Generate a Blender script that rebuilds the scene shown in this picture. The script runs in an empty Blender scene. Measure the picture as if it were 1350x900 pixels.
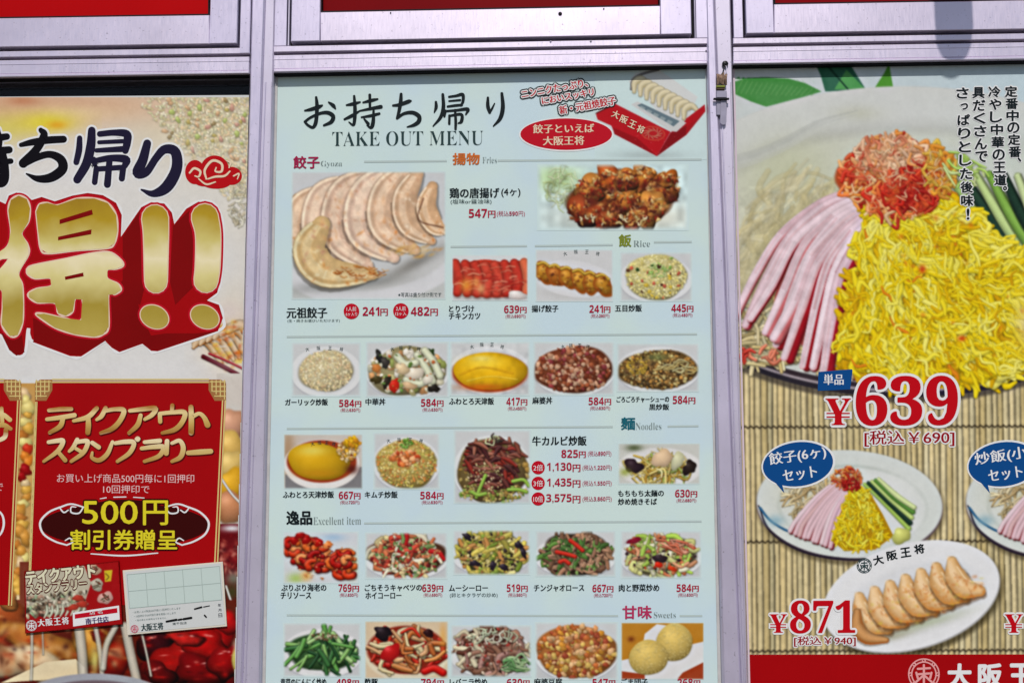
import bpy, math, random
import numpy as np
from mathutils import Vector
from mathutils.geometry import tessellate_polygon
random.seed(5)
RNG = np.random.default_rng(7)
SC = bpy.context.scene
COL = SC.collection

# ------------------------------------------------------------------ camera, sky, sun, exposure
F_PX = 1250.0                      # focal length in photo pixels (photo 1350 wide)
PITCH, YAW, ROLL = 0.09837, -0.02953, -0.0038
WALL_Y = 1.316                     # the poster plane, metres in front of the camera
CAM_Z = 1.5
_cy, _sy, _cp, _sp = math.cos(YAW), math.sin(YAW), math.cos(PITCH), math.sin(PITCH)
FW = np.array([_sy*_cp, _cy*_cp, _sp]); RT0 = np.array([_cy, -_sy, 0.0]); UP0 = np.cross(RT0, FW)
RT = RT0*math.cos(ROLL) + UP0*math.sin(ROLL); UP = -RT0*math.sin(ROLL) + UP0*math.cos(ROLL)
cam = bpy.data.cameras.new('camera'); camo = bpy.data.objects.new('camera', cam); COL.objects.link(camo)
from mathutils import Matrix
M = Matrix(((RT[0], UP[0], -FW[0], 0), (RT[1], UP[1], -FW[1], 0), (RT[2], UP[2], -FW[2], CAM_Z), (0, 0, 0, 1)))
camo.matrix_world = M
cam.sensor_width = 36.0; cam.lens = 36.0*F_PX/1350.0
cam.clip_start = 0.02; cam.clip_end = 500
SC.camera = camo
SUN_EL = math.radians(49); SUN_AZ = math.radians(2)      # azimuth measured from straight out of the wall
world = bpy.data.worlds.new('World'); SC.world = world; world.use_nodes = True
wn = world.node_tree; bg = wn.nodes['Background']
sky = wn.nodes.new('ShaderNodeTexSky'); sky.sky_type = 'NISHITA'; sky.sun_disc = False
sky.sun_elevation = SUN_EL; sky.sun_rotation = math.pi + SUN_AZ
wn.links.new(sky.outputs[0], bg.inputs[0]); bg.inputs[1].default_value = 0.074
sd = bpy.data.lights.new('sun', 'SUN'); sd.energy = 3.25; sd.angle = math.radians(0.53); sd.color = (1.0, 0.93, 0.86)
so = bpy.data.objects.new('sun', sd); COL.objects.link(so); so.location = (0, -3, 5)
sdir = Vector((math.sin(SUN_AZ)*math.cos(SUN_EL), -math.cos(SUN_AZ)*math.cos(SUN_EL), math.sin(SUN_EL)))
so.rotation_euler = sdir.to_track_quat('Z', 'Y').to_euler()
vs = SC.view_settings; vs.view_transform = 'Standard'; vs.look = 'None'; vs.exposure = 0.0; vs.gamma = 1.0; vs.use_curve_mapping = False

# ------------------------------------------------------------------ helpers
def P(px, py, dy=0.0):
    """points of the photograph's pixel grid placed on the wall plane (dy metres behind it)"""
    px = np.asarray(px, float); py = np.asarray(py, float)
    d = FW*F_PX + RT*(px[..., None]-675.0) + UP*(450.0-py[..., None])
    t = (WALL_Y+dy)/d[..., 1:2]
    r = d*t; r[..., 2] += CAM_Z
    return r
KR, KG, KB = 0.93, 0.93, 0.93       # light reaching the wall: picture value = albedo * K
def lin(c):
    c = np.asarray(c, float)/255.0
    return np.where(c <= 0.04045, c/12.92, ((np.maximum(c, 0)+0.055)/1.055)**2.4)
def alb(c):
    return np.clip(lin(np.clip(c, 0, 255))/np.array([KR, KG, KB]), 0.002, 0.93)
_mats = {}
def mat(name, rgb=None, rough=0.5, metal=0.0, spec=0.06, noise=0.0, nscale=60, attr=False, bump=0.0, raw=None, coat=0):
    if name in _mats: return _mats[name]
    m = bpy.data.materials.new(name); m.use_nodes = True; n = m.node_tree; b = n.nodes['Principled BSDF']
    b.inputs['Roughness'].default_value = rough; b.inputs['Metallic'].default_value = metal
    b.inputs['Specular IOR Level'].default_value = spec
    if coat: b.inputs['Coat Weight'].default_value = coat; b.inputs['Coat Roughness'].default_value = 0.12
    base = tuple(raw) if raw is not None else (tuple(alb(rgb)) if rgb is not None else (1, 1, 1))
    if attr:
        a = n.nodes.new('ShaderNodeAttribute'); a.attribute_name = 'Col'; src = a.outputs['Color']
    else:
        a = n.nodes.new('ShaderNodeRGB'); a.outputs[0].default_value = (*base, 1); src = a.outputs[0]
    if noise:
        tc = n.nodes.new('ShaderNodeTexCoord'); nz = n.nodes.new('ShaderNodeTexNoise'); nz.inputs['Scale'].default_value = nscale; nz.inputs['Detail'].default_value = 5
        n.links.new(tc.outputs['Object'], nz.inputs['Vector'])
        mr = n.nodes.new('ShaderNodeMapRange'); mr.inputs['To Min'].default_value = 1-noise; mr.inputs['To Max'].default_value = 1+noise
        mr.inputs['From Min'].default_value = .3; mr.inputs['From Max'].default_value = .7
        n.links.new(nz.outputs[0], mr.inputs['Value'])
        mx = n.nodes.new('ShaderNodeVectorMath'); mx.operation = 'SCALE'
        n.links.new(src, mx.inputs[0]); n.links.new(mr.outputs[0], mx.inputs['Scale']); src = mx.outputs[0]
        if bump:
            bp = n.nodes.new('ShaderNodeBump'); bp.inputs['Strength'].default_value = bump; bp.inputs['Distance'].default_value = .002
            n.links.new(nz.outputs[0], bp.inputs['Height']); n.links.new(bp.outputs[0], b.inputs['Normal'])
    n.links.new(src, b.inputs['Base Color'])
    _mats[name] = m; return m
def wloc(o):
    v = Vector((0, 0, 0))
    while o is not None: v += o.location; o = o.parent
    return v
def tag(o, label=None, cat=None, group=None, kind=None):
    if label: o['label'] = label
    if cat: o['category'] = cat
    if group: o['group'] = group
    if kind: o['kind'] = kind
    return o
def thing(name, loc, label, cat, group=None):
    o = bpy.data.objects.new(name, None); COL.objects.link(o); o.location = loc; o.empty_display_size = .05
    return tag(o, label, cat, group)
def obj(name, verts, faces, m, parent=None, label=None, smooth=False, cols=None):
    verts = np.asarray(verts, float).reshape(-1, 3)
    w = np.array(wloc(parent)) if parent is not None else np.zeros(3)
    me = bpy.data.meshes.new(name)
    if isinstance(faces, np.ndarray):
        k = faces.shape[1]; nf = len(faces)
        me.vertices.add(len(verts)); me.vertices.foreach_set('co', (verts-w).astype(np.float32).ravel())
        me.loops.add(nf*k); me.loops.foreach_set('vertex_index', faces.astype(np.int32).ravel())
        me.polygons.add(nf); me.polygons.foreach_set('loop_start', np.arange(0, nf*k, k, dtype=np.int32))
        me.update(calc_edges=True)
    else:
        me.from_pydata([tuple(v) for v in (verts-w)], [], faces)
        me.update()
    if cols is not None:
        at = me.color_attributes.new('Col', 'FLOAT_COLOR', 'POINT')
        c4 = np.ones((len(verts), 4), np.float32); c4[:, :3] = cols; at.data.foreach_set('color', c4.ravel())
    if m is not None: me.materials.append(m)
    if smooth: me.polygons.foreach_set('use_smooth', [True]*len(me.polygons))
    o = bpy.data.objects.new(name, me); COL.objects.link(o); o.parent = parent
    if label: o['label'] = label
    return o
class MB:
    """collects verts/faces in world space"""
    def __init__(s): s.v = []; s.f = []
    def add(s, v, f):
        k = len(s.v); s.v += [tuple(map(float, p)) for p in v]; s.f += [tuple(i+k for i in q) for q in f]; return s
    def hexa(s, q, y0, y1, bev=0.0):
        """photo quad TL,TR,BR,BL (pixel positions of its FRONT face) extruded from depth y0 (front) to y1"""
        q = np.asarray(q, float); c = P(q[:, 0], q[:, 1], y0)
        if bev:
            ctr = c.mean(0)
            def inset(c, b):
                out = c.copy()
                e1 = (c[1]-c[0]); e1 /= np.linalg.norm(e1); e2 = (c[3]-c[0]); e2 /= np.linalg.norm(e2)
                out[0] += (e1+e2)*b; out[1] += (-e1+e2)*b; out[2] += (-e1-e2)*b; out[3] += (e1-e2)*b
                return out
            a = inset(c, bev); b = c.copy(); b[:, 1] += bev; d = c.copy(); d[:, 1] += (y1-y0)
            v = np.vstack([a, b, d])
            f = [(0, 3, 2, 1)]
            for r in (0, 4):
                for i in range(4):
                    j = (i+1) % 4; f.append((r+i, r+j, r+4+j, r+4+i))
            f.append((8, 9, 10, 11)); s.add(v, f)
        else:
            d = c.copy(); d[:, 1] += (y1-y0)
            v = np.vstack([c, d]); f = [(0, 3, 2, 1), (4, 5, 6, 7)]
            for i in range(4):
                j = (i+1) % 4; f.append((i, j, 4+j, 4+i))
            s.add(v, f)
        return s
    def build(s, name, m, parent=None, label=None, smooth=False):
        return obj(name, s.v, s.f, m, parent, label, smooth)
def box(name, lo, hi, m, parent=None, label=None):
    x0, y0, z0 = lo; x1, y1, z1 = hi
    v = [(x0, y0, z0), (x1, y0, z0), (x1, y1, z0), (x0, y1, z0), (x0, y0, z1), (x1, y0, z1), (x1, y1, z1), (x0, y1, z1)]
    f = [(0, 3, 2, 1), (4, 5, 6, 7), (0, 1, 5, 4), (1, 2, 6, 5), (2, 3, 7, 6), (3, 0, 4, 7)]
    return obj(name, v, f, m, parent, label)
def catmull(pts, n=6, closed=False):
    p = np.asarray(pts, float)
    if len(p) < 3 and not closed: 
        t = np.linspace(0, 1, n+1)[:, None]; return p[0]*(1-t)+p[-1]*t if len(p) == 2 else p
    if closed: q = np.vstack([p[-1], p, p[0], p[1]]); m = len(p)
    else: q = np.vstack([2*p[0]-p[1], p, 2*p[-1]-p[-2]]); m = len(p)-1
    out = []
    for i in range(m):
        a, b, c, d = q[i], q[i+1], q[i+2], q[i+3]
        for t in np.arange(n)/n:
            out.append(.5*((2*b)+(-a+c)*t+(2*a-5*b+4*c-d)*t*t+(-a+3*b-3*c+d)*t**3))
    if not closed: out.append(p[-1])
    return np.array(out)

# ------------------------------------------------------------------ flat print: vector shapes
LAY = 0.00012
def ribbon_geo(path, dy, v, f):
    """variable width stroke [(x,y,halfwidth)...] in photo px; tiny depth ramp keeps overlaps apart"""
    p = catmull(path, 6); xy = p[:, :2]; w = np.maximum(p[:, 2], .15)
    t = np.gradient(xy, axis=0); t /= np.maximum(np.linalg.norm(t, axis=1, keepdims=True), 1e-6); nn = np.stack([-t[:, 1], t[:, 0]], 1)
    k0 = len(v); n = len(p)
    L = xy+nn*w[:, None]; R = xy-nn*w[:, None]
    for i in range(n):
        d = dy - i*5e-7
        for q in (L[i], R[i]): v.append((q[0], q[1], d))
    for i in range(n-1): f.append((k0+2*i, k0+2*i+1, k0+2*i+3, k0+2*i+2))
    for e, sg in ((0, -1), (n-1, 1)):          # round ends
        c = xy[e]; base = len(v); d = dy-e*5e-7
        a0 = math.atan2(t[e][1]*sg, t[e][0]*sg)
        v.append((c[0], c[1], d))
        m = 7
        for j in range(m+1):
            a = a0-math.pi/2+math.pi*j/m; v.append((c[0]+math.cos(a)*w[e], c[1]+math.sin(a)*w[e], d))
        for j in range(m): f.append((base, base+1+j, base+2+j))
def strokes(name, paths, m, parent, lay, label=None, grow=0.0, shift=(0, 0), origin=(0, 0), sc=1.0, wmul=1.0):
    v = []; f = []
    for i, pa in enumerate(paths):
        q = [(origin[0]+x/sc+shift[0], origin[1]+y/sc+shift[1], w/sc*wmul+grow) for x, y, w in pa]
        ribbon_geo(q, -lay*LAY - i*1.5e-6, v, f)
    a = np.array(v); V = P(a[:, 0], a[:, 1], 0); s = (WALL_Y+a[:, 2:3])/WALL_Y
    cz = np.array([0, 0, CAM_Z]); V = (V-cz)*s+cz
    F = [q[::-1] for q in f]
    return obj(name, V, F, m, parent, label)
def polys(name, plist, m, parent, lay, label=None, origin=(0, 0), sc=1.0, smooth=0, thick=0.0):
    mb = MB()
    for i, pl in enumerate(plist):
        q = np.asarray(pl, float)/sc+np.array(origin)
        if smooth: q = catmull(q, smooth, closed=True)
        V = P(q[:, 0], q[:, 1], -lay*LAY - i*2e-6)
        tr = tessellate_polygon([[Vector((x, -y, 0)) for x, y in q]])
        fs = []
        for t in tr:
            a, b, c = (q[k] for k in t)
            ar = (b[0]-a[0])*(c[1]-a[1])-(b[1]-a[1])*(c[0]-a[0])
            fs.append(tuple(t) if ar < 0 else tuple(t[::-1]))
        mb.add(V, fs)
    return mb.build(name, m, parent, label)
def ell(cx, cy, rx, ry, rot=0, n=40):
    a = np.linspace(0, 2*math.pi, n, endpoint=False); c, s = math.cos(math.radians(rot)), math.sin(math.radians(rot))
    x = np.cos(a)*rx; y = np.sin(a)*ry
    return np.stack([cx+x*c-y*s, cy+x*s+y*c], 1)
def rect(x0, y0, x1, y1, sl=0.0):
    return [(x0, y0), (x1, y0+sl*(x1-x0)), (x1, y1+sl*(x1-x0)), (x0, y1)]
_tc = {}
def glyphs(t, off=0.0):
    key = (t, off)
    if key in _tc: return _tc[key]
    c = bpy.data.curves.new('glyph', 'FONT'); c.body = t; c.size = 1; c.resolution_u = 3; c.offset = off; c.fill_mode = 'FRONT'
    o = bpy.data.objects.new('glyph', c); COL.objects.link(o)
    dg = bpy.context.evaluated_depsgraph_get(); e = o.evaluated_get(dg); me = e.to_mesh()
    v = np.empty(len(me.vertices)*3); me.vertices.foreach_get('co', v); v = v.reshape(-1, 3)[:, :2].copy()
    f = [tuple(p.vertices) for p in me.polygons]
    e.to_mesh_clear(); bpy.data.objects.remove(o); bpy.data.curves.remove(c)
    _tc[key] = (v, f); return v, f
SB = str.maketrans({**{chr(48+i): chr(0x1D7EC+i) for i in range(10)}})
SER = str.maketrans({**{chr(48+i): chr(0x1D7CE+i) for i in range(10)}, **{chr(65+i): chr(0x1D400+i) for i in range(26)}, **{chr(97+i): chr(0x1D41A+i) for i in range(26)}})
def text(t, b, m, parent, lay=6, bold=0.0, rot=0.0, sl=-0.006, name='lettering', label=None, n=None, vsl=0.0, off=0.0):
    """print t so that its ink fills photo box b=(x0,y0,x1,y1); bold = extra half width in photo px"""
    v, f = glyphs(t, off)
    if not f: return None
    lo, hi = v.min(0), v.max(0); x0, y0, x1, y1 = b
    x = x0+(v[:, 0]-lo[0])/(hi[0]-lo[0])*(x1-x0); y = y1-(v[:, 1]-lo[1])/max(hi[1]-lo[1], 1e-6)*(y1-y0)
    cx, cy = (x0+x1)/2, (y0+y1)/2
    y = y+(x-cx)*sl; x = x+(y-cy)*vsl
    if rot:
        c, s = math.cos(math.radians(rot)), math.sin(math.radians(rot)); X = x-cx; Y = y-cy
        x, y = cx+X*c-Y*s, cy+X*s+Y*c
    if bold <= 0: offs = [(0, 0)]
    elif bold < .9: offs = [(-bold, 0), (bold, 0), (0, bold*.7), (0, -bold*.7)] if n is None else [(-bold, 0), (bold, 0)]
    else:
        k = n or 10; offs = [(bold*math.cos(a), bold*math.sin(a)) for a in np.arange(k)*2*math.pi/k]+[(0, 0)]
    V = []; Fc = []
    for i, (dx, dy) in enumerate(offs):
        V.append(P(x+dx, y+dy, -lay*LAY-i*6e-6)); Fc += [tuple(q+i*len(v) for q in fc) for fc in f]
    return obj(name, np.vstack(V), Fc, m, parent, label)

# ------------------------------------------------------------------ flat print: painted photographs
def smooth_noise(h, w, cell, rng=RNG):
    gh, gw = int(h/cell)+3, int(w/cell)+3; g = rng.random((gh, gw))
    y = np.arange(h)/cell; x = np.arange(w)/cell; yi = y.astype(int); xi = x.astype(int); fy = (y-yi); fx = (x-xi)
    fy = (fy*fy*(3-2*fy))[:, None]; fx = (fx*fx*(3-2*fx))[None, :]
    a = g[yi][:, xi]; b = g[yi][:, xi+1]; c = g[yi+1][:, xi]; d = g[yi+1][:, xi+1]
    return (a*(1-fx)+b*fx)*(1-fy)+(c*(1-fx)+d*fx)*fy
class Pic:
    def __init__(s, x0, y0, x1, y1, res=1.0, bg=(195, 196, 196)):
        s.x0, s.y0, s.x1, s.y1, s.r = x0, y0, x1, y1, res
        s.W = int(round((x1-x0)*res))+1; s.H = int(round((y1-y0)*res))+1
        s.c = np.ones((s.H, s.W, 3))*np.array(bg, float)
        s.blur = .62; s.X, s.Y = np.meshgrid(x0+np.arange(s.W)/res, y0+np.arange(s.H)/res)
        s.id = np.zeros((s.H, s.W), int)
    def win(s, x0, y0, x1, y1):
        a = max(0, int((x0-s.x0)*s.r)-1); b = min(s.W, int((x1-s.x0)*s.r)+3); c = max(0, int((y0-s.y0)*s.r)-1); d = min(s.H, int((y1-s.y0)*s.r)+3)
        return None if a >= b or c >= d else (slice(c, d), slice(a, b))
    def mix(s, w, a, col, idn=None):
        s.c[w] = s.c[w]*(1-a[..., None])+col*a[..., None]
        if idn is not None: s.id[w] = np.where(a > .5, idn, s.id[w])
    def stroke(s, pts, hw, col, edge=.35, hl=.2, alpha=1.0, soft=None, n=4, sh=.26, ecol=None):
        p = catmull([(a[0], a[1]) for a in pts], n); col = np.array(col, float)
        hws = np.interp(np.linspace(0, 1, len(p)), np.linspace(0, 1, len(hw)), hw) if hasattr(hw, '__len__') else np.full(len(p), hw)
        mw = hws.max()+2
        w = s.win(p[:, 0].min()-mw, p[:, 1].min()-mw, p[:, 0].max()+mw, p[:, 1].max()+mw)
        if w is None: return
        X, Y = s.X[w], s.Y[w]; best = np.full(X.shape, 1e9); side = np.zeros(X.shape); hh = np.ones(X.shape)
        for i in range(len(p)-1):
            dx, dy = p[i+1]-p[i]; L2 = dx*dx+dy*dy+1e-9
            t = np.clip(((X-p[i, 0])*dx+(Y-p[i, 1])*dy)/L2, 0, 1); ex = X-p[i, 0]-t*dx; ey = Y-p[i, 1]-t*dy
            d = np.sqrt(ex*ex+ey*ey); k = d < best
            best = np.where(k, d, best); side = np.where(k, ey*.8+ex*.35, side); hh = np.where(k, hws[i]+(hws[i+1]-hws[i])*t, hh)
        soft = soft or max(.7, .8/s.r)
        if sh: s.mix(w, sh*np.clip((hh*1.15+1.2-np.hypot(best, 0)-side*-.15)/1.8, 0, 1)*(side > -hh*.4), col*.22)
        a = np.clip((hh-best)/soft+.5, 0, 1)*alpha; u = np.clip(best/np.maximum(hh, .3), 0, 1); sd_ = np.clip(side/np.maximum(hh, .3), -1, 1)
        k = 1-edge*u*u-edge*.5*np.clip(sd_, 0, 1)
        c = col*k[..., None]+255*hl*np.exp(-((sd_+.45)/.35)**2)[..., None]*np.clip(1-u*.5, 0, 1)[..., None]
        if ecol is not None:
            q = np.clip((np.abs(u)-.45)/.5, 0, 1)[..., None]*np.clip(.4+sd_, 0, 1)[..., None]; c = c*(1-q)+np.array(ecol, float)*q
        s.mix(w, a, np.clip(c, 0, 250))
    def blob(s, cx, cy, rx, ry, ang=0, col=(200, 200, 200), shade=.24, hl=.09, alpha=1.0, soft=.8, rough=.12, sh=.2, idn=None, ecol=None):
        mr = max(rx, ry)*1.3+2; w = s.win(cx-mr, cy-mr, cx+mr, cy+mr)
        if w is None: return
        X, Y = s.X[w]-cx, s.Y[w]-cy; c, q = math.cos(ang), math.sin(ang); u = (X*c+Y*q)/rx; v = (-X*q+Y*c)/ry
        th = np.arctan2(v, u); ph = random.random()*6; rr = 1+rough*(np.sin(2*th+ph)+.6*np.sin(3*th+ph*2)+.5*np.sin(5*th+ph*3))
        d = np.hypot(u, v)/rr; m = min(rx, ry)
        if sh: s.mix(w, sh*np.clip((1.0+1.8/m-d)*m/2.2, 0, 1)*(Y > -ry*.3), np.array(col, float)*.2)
        a = np.clip((1-d)*m/soft+.5, 0, 1)*alpha; k = 1-shade*np.clip(d, 0, 1)**2*.7-shade*.7*(Y*.8+X*.35)/mr*1.3
        cc = np.array(col, float)*k[..., None]+255*hl*np.exp(-(((X/mr+.22)/.25)**2+((Y/mr+.28)/.2)**2))[..., None]
        if ecol is not None:
            z = np.clip((d-.55)/.4, 0, 1)[..., None]; cc = cc*(1-z)+np.array(ecol, float)*z
        s.mix(w, a, np.clip(cc, 0, 250), idn)
    def poly(s, pts, col, alpha=1.0, idn=None, blur=0):
        p = np.asarray(pts, float); w = s.win(p[:, 0].min()-2, p[:, 1].min()-2, p[:, 0].max()+2, p[:, 1].max()+2)
        if w is None: return
        X, Y = s.X[w], s.Y[w]; acc = np.zeros(X.shape)
        offs = (-.33, 0, .33)
        for ox in offs:
            for oy in offs:
                x = X+ox/s.r; y = Y+oy/s.r; ins = np.zeros(X.shape, bool)
                for i in range(len(p)):
                    x1, y1 = p[i-1]; x2, y2 = p[i]
                    if y1 == y2: continue
                    ins ^= ((y1 > y) != (y2 > y)) & (x < (x2-x1)*(y-y1)/(y2-y1)+x1)
                acc += ins
        s.mix(w, acc/9*alpha, np.array(col, float), idn)
    def soft(s, cx, cy, rx, ry, col, alpha=1.0, ang=0, power=1.0):
        mr = max(rx, ry)*1.6; w = s.win(cx-mr, cy-mr, cx+mr, cy+mr)
        if w is None: return
        X, Y = s.X[w]-cx, s.Y[w]-cy; c, q = math.cos(ang), math.sin(ang); u = (X*c+Y*q)/rx; v = (-X*q+Y*c)/ry
        s.mix(w, alpha*np.exp(-((u*u+v*v)**power)*1.2), np.array(col, float))
    def disc(s, cx, cy, rx, ry, col, ang=0, soft=1.0, alpha=1.0, idn=None):
        mr = max(rx, ry)+3; w = s.win(cx-mr, cy-mr, cx+mr, cy+mr)
        if w is None: return
        X, Y = s.X[w]-cx, s.Y[w]-cy; c, q = math.cos(ang), math.sin(ang); u = (X*c+Y*q)/rx; v = (-X*q+Y*c)/ry
        a = np.clip((1-np.hypot(u, v))*min(rx, ry)/soft+.5, 0, 1)*alpha
        s.mix(w, a, np.array(col, float), idn)
    # -- scatterers
    def inell(s, e):
        cx, cy, rx, ry = e[:4]; a = random.random()*2*math.pi; r = math.sqrt(random.random())
        return cx+math.cos(a)*rx*r, cy+math.sin(a)*ry*r
    def strands(s, e, n, ln, hw, cols, ang=None, sd=1.6, bend=.5, pick=None, **kw):
        for i in range(n):
            x, y = pick() if pick else s.inell(e)
            a = random.gauss(ang, sd) if ang is not None else random.random()*math.pi*2
            l = random.uniform(*ln)/2; b = random.gauss(0, bend)*l
            c, q = math.cos(a), math.sin(a); h = random.uniform(*hw); col = np.array(random.choice(cols))*random.uniform(.86, 1.1)
            s.stroke([(x-c*l, y-q*l), (x-q*b, y+c*b), (x+c*l, y+q*l)], (h*.8, h, h*.7), col, n=3, **kw)
    def chunks(s, e, n, r, cols, asp=(.5, 1), pick=None, **kw):
        for i in range(n):
            x, y = pick() if pick else s.inell(e)
            a = random.uniform(*r); s.blob(x, y, a, a*random.uniform(*asp), random.random()*3.14, np.array(random.choice(cols))*random.uniform(.85, 1.1), **kw)
    def plate(s, cx, cy, rx, ry, col=(206, 208, 208), rim=(170, 172, 176), ang=0, inner=.8):
        s.soft(cx+1, cy+ry*.35, rx*.95, ry*.8, (120, 125, 130), .4)
        s.disc(cx, cy+1.2, rx, ry, rim, ang); s.disc(cx, cy-.4, rx-.4, ry-.6, col, ang)
        s.disc(cx, cy-.2, rx*inner+1, ry*inner+1, np.array(col)*.93, ang, 2); s.disc(cx, cy+.6, rx*inner, ry*inner, np.array(col)*.98, ang, 2)
    def vig(s, col, m=4):
        """fade the edges of a cut-out into the paper"""
        dx = np.minimum(s.X-s.x0, s.x1-s.X); dy = np.minimum(s.Y-s.y0, s.y1-s.Y); d = np.clip(np.minimum(dx, dy)/m, 0, 1)
        s.c = s.c*d[..., None]+np.array(col, float)*(1-d[..., None])
    def grain(s, k=3.0):
        s.c += (smooth_noise(s.H, s.W, 1.7)[..., None]-.5)*2*k + (smooth_noise(s.H, s.W, 7*s.r)[..., None]-.5)*k*1.5
    def clarity(s, k=.35, rad=4):
        c = s.c[::2, ::2]; n_ = int(rad*s.r/2)+1; kk = np.exp(-.5*(np.arange(-2*n_, 2*n_+1)/n_)**2); kk /= kk.sum(); m = 2*n_; h, w = c.shape[:2]
        q = np.pad(c, ((m, m), (m, m), (0, 0)), mode='edge'); q = sum(kk[i]*q[i:i+h] for i in range(len(kk))); q = sum(kk[i]*q[:, i:i+w] for i in range(len(kk)))
        q = np.repeat(np.repeat(q, 2, 0), 2, 1)[:s.H, :s.W]; s.c = np.clip(s.c+(s.c-q)*k, 0, 240)
    def mottle(s, cell, k, mask=None):
        m = 1+(smooth_noise(s.H, s.W, cell*s.r)-.5)*2*k
        if mask is not None: m = 1+(m-1)*mask
        s.c *= m[..., None]
    def emit(s, names, parent, lay, mm, sky=None):
        """names {id: (name,label)}; faces shared out by the id painted under them"""
        sg = s.blur*s.r; k = np.exp(-.5*(np.arange(-3, 4)/max(sg, .1))**2); k /= k.sum()
        c = np.pad(s.c, ((3, 3), (3, 3), (0, 0)), mode='edge'); c = sum(k[i]*c[i:i+s.H] for i in range(7)); s.c = sum(k[i]*c[:, i:i+s.W] for i in range(7))
        Pt = P(s.X, s.Y, -lay*LAY).reshape(-1, 3); C = alb(np.clip(s.c, 0, 250)).reshape(-1, 3)
        idx = np.arange(s.H*s.W).reshape(s.H, s.W)
        q = np.stack([idx[:-1, :-1], idx[1:, :-1], idx[1:, 1:], idx[:-1, 1:]], -1).reshape(-1, 4); fid = s.id[:-1, :-1].reshape(-1)
        out = []
        for k, (nm, lb) in names.items():
            fq = q[fid == k]
            if not len(fq): continue
            u, inv = np.unique(fq, return_inverse=True)
            out.append(obj(nm, Pt[u], inv.reshape(-1, 4), mm, parent, lb, cols=C[u]))
        return out

# ------------------------------------------------------------------ materials
def alu(name, raw, rough, seed=0, metal=.85):
    m = bpy.data.materials.new(name); m.use_nodes = True; n = m.node_tree; b = n.nodes['Principled BSDF']
    b.inputs['Metallic'].default_value = metal
    tc = n.nodes.new('ShaderNodeTexCoord'); mp = n.nodes.new('ShaderNodeMapping'); mp.inputs['Scale'].default_value = (90, 90, 9); mp.inputs['Location'].default_value = (seed, 0, 0)
    nz = n.nodes.new('ShaderNodeTexNoise'); nz.inputs['Scale'].default_value = 6; nz.inputs['Detail'].default_value = 6
    n.links.new(tc.outputs['Object'], mp.inputs['Vector']); n.links.new(mp.outputs[0], nz.inputs['Vector'])
    r = n.nodes.new('ShaderNodeMapRange'); r.inputs['From Min'].default_value = .3; r.inputs['From Max'].default_value = .7
    r.inputs['To Min'].default_value = rough-.05; r.inputs['To Max'].default_value = rough+.07
    n.links.new(nz.outputs[0], r.inputs['Value']); n.links.new(r.outputs[0], b.inputs['Roughness'])
    nz2 = n.nodes.new('ShaderNodeTexNoise'); nz2.inputs['Scale'].default_value = 14; nz2.inputs['Detail'].default_value = 8
    n.links.new(tc.outputs['Object'], nz2.inputs['Vector'])
    mr = n.nodes.new('ShaderNodeMapRange'); mr.inputs['From Min'].default_value = .3; mr.inputs['From Max'].default_value = .75; mr.inputs['To Min'].default_value = .9; mr.inputs['To Max'].default_value = 1.05
    n.links.new(nz2.outputs[0], mr.inputs['Value'])
    vm = n.nodes.new('ShaderNodeVectorMath'); vm.operation = 'SCALE'; vm.inputs[0].default_value = raw
    sp = n.nodes.new('ShaderNodeTexNoise'); sp.inputs['Scale'].default_value = 260; sp.inputs['Detail'].default_value = 3      # specks of grime
    n.links.new(tc.outputs['Object'], sp.inputs['Vector'])
    s2 = n.nodes.new('ShaderNodeMapRange'); s2.inputs['From Min'].default_value = .66; s2.inputs['From Max'].default_value = .74; s2.inputs['To Min'].default_value = 1; s2.inputs['To Max'].default_value = .62
    n.links.new(sp.outputs[0], s2.inputs['Value']); mu = n.nodes.new('ShaderNodeMath'); mu.operation = 'MULTIPLY'; n.links.new(mr.outputs[0], mu.inputs[0]); n.links.new(s2.outputs[0], mu.inputs[1])
    n.links.new(mu.outputs[0], vm.inputs['Scale']); n.links.new(vm.outputs[0], b.inputs['Base Color'])
    return m
M_ALU = alu('brushed_aluminium', (.62, .575, .74), .42, metal=.55)
M_ALU2 = alu('aluminium_profile', (.58, .545, .68), .5, 3, metal=.5)
M_RAIL = alu('aluminium_rail', (.70, .635, .78), .40, 5, metal=.6)
M_SEAL_SHADE = mat('rubber_seal', raw=(.012, .011, .014), rough=.6)  # black of seals and gaps, also paints the shade under the cross bar
M_SEALG = mat('grey_gasket', raw=(.5, .5, .5), rough=.5, noise=.1)
PAPER = (190, 211, 212)
def paper_mat():
    m = mat('menu_paper', raw=(1, 1, 1), rough=.5, spec=.06); n = m.node_tree; b = n.nodes['Principled BSDF']
    tc = n.nodes.new('ShaderNodeTexCoord'); nz = n.nodes.new('ShaderNodeTexNoise'); nz.inputs['Scale'].default_value = 7; nz.inputs['Detail'].default_value = 3
    n.links.new(tc.outputs['Object'], nz.inputs['Vector'])
    cr = n.nodes.new('ShaderNodeValToRGB'); n.links.new(nz.outputs[0], cr.inputs[0])
    e = cr.color_ramp.elements; e[0].position = .38; e[0].color = (*alb((186, 207, 216)), 1); e[1].position = .6; e[1].color = (*alb((192, 212, 209)), 1)
    n.links.new(cr.outputs[0], b.inputs['Base Color']); return m
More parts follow.
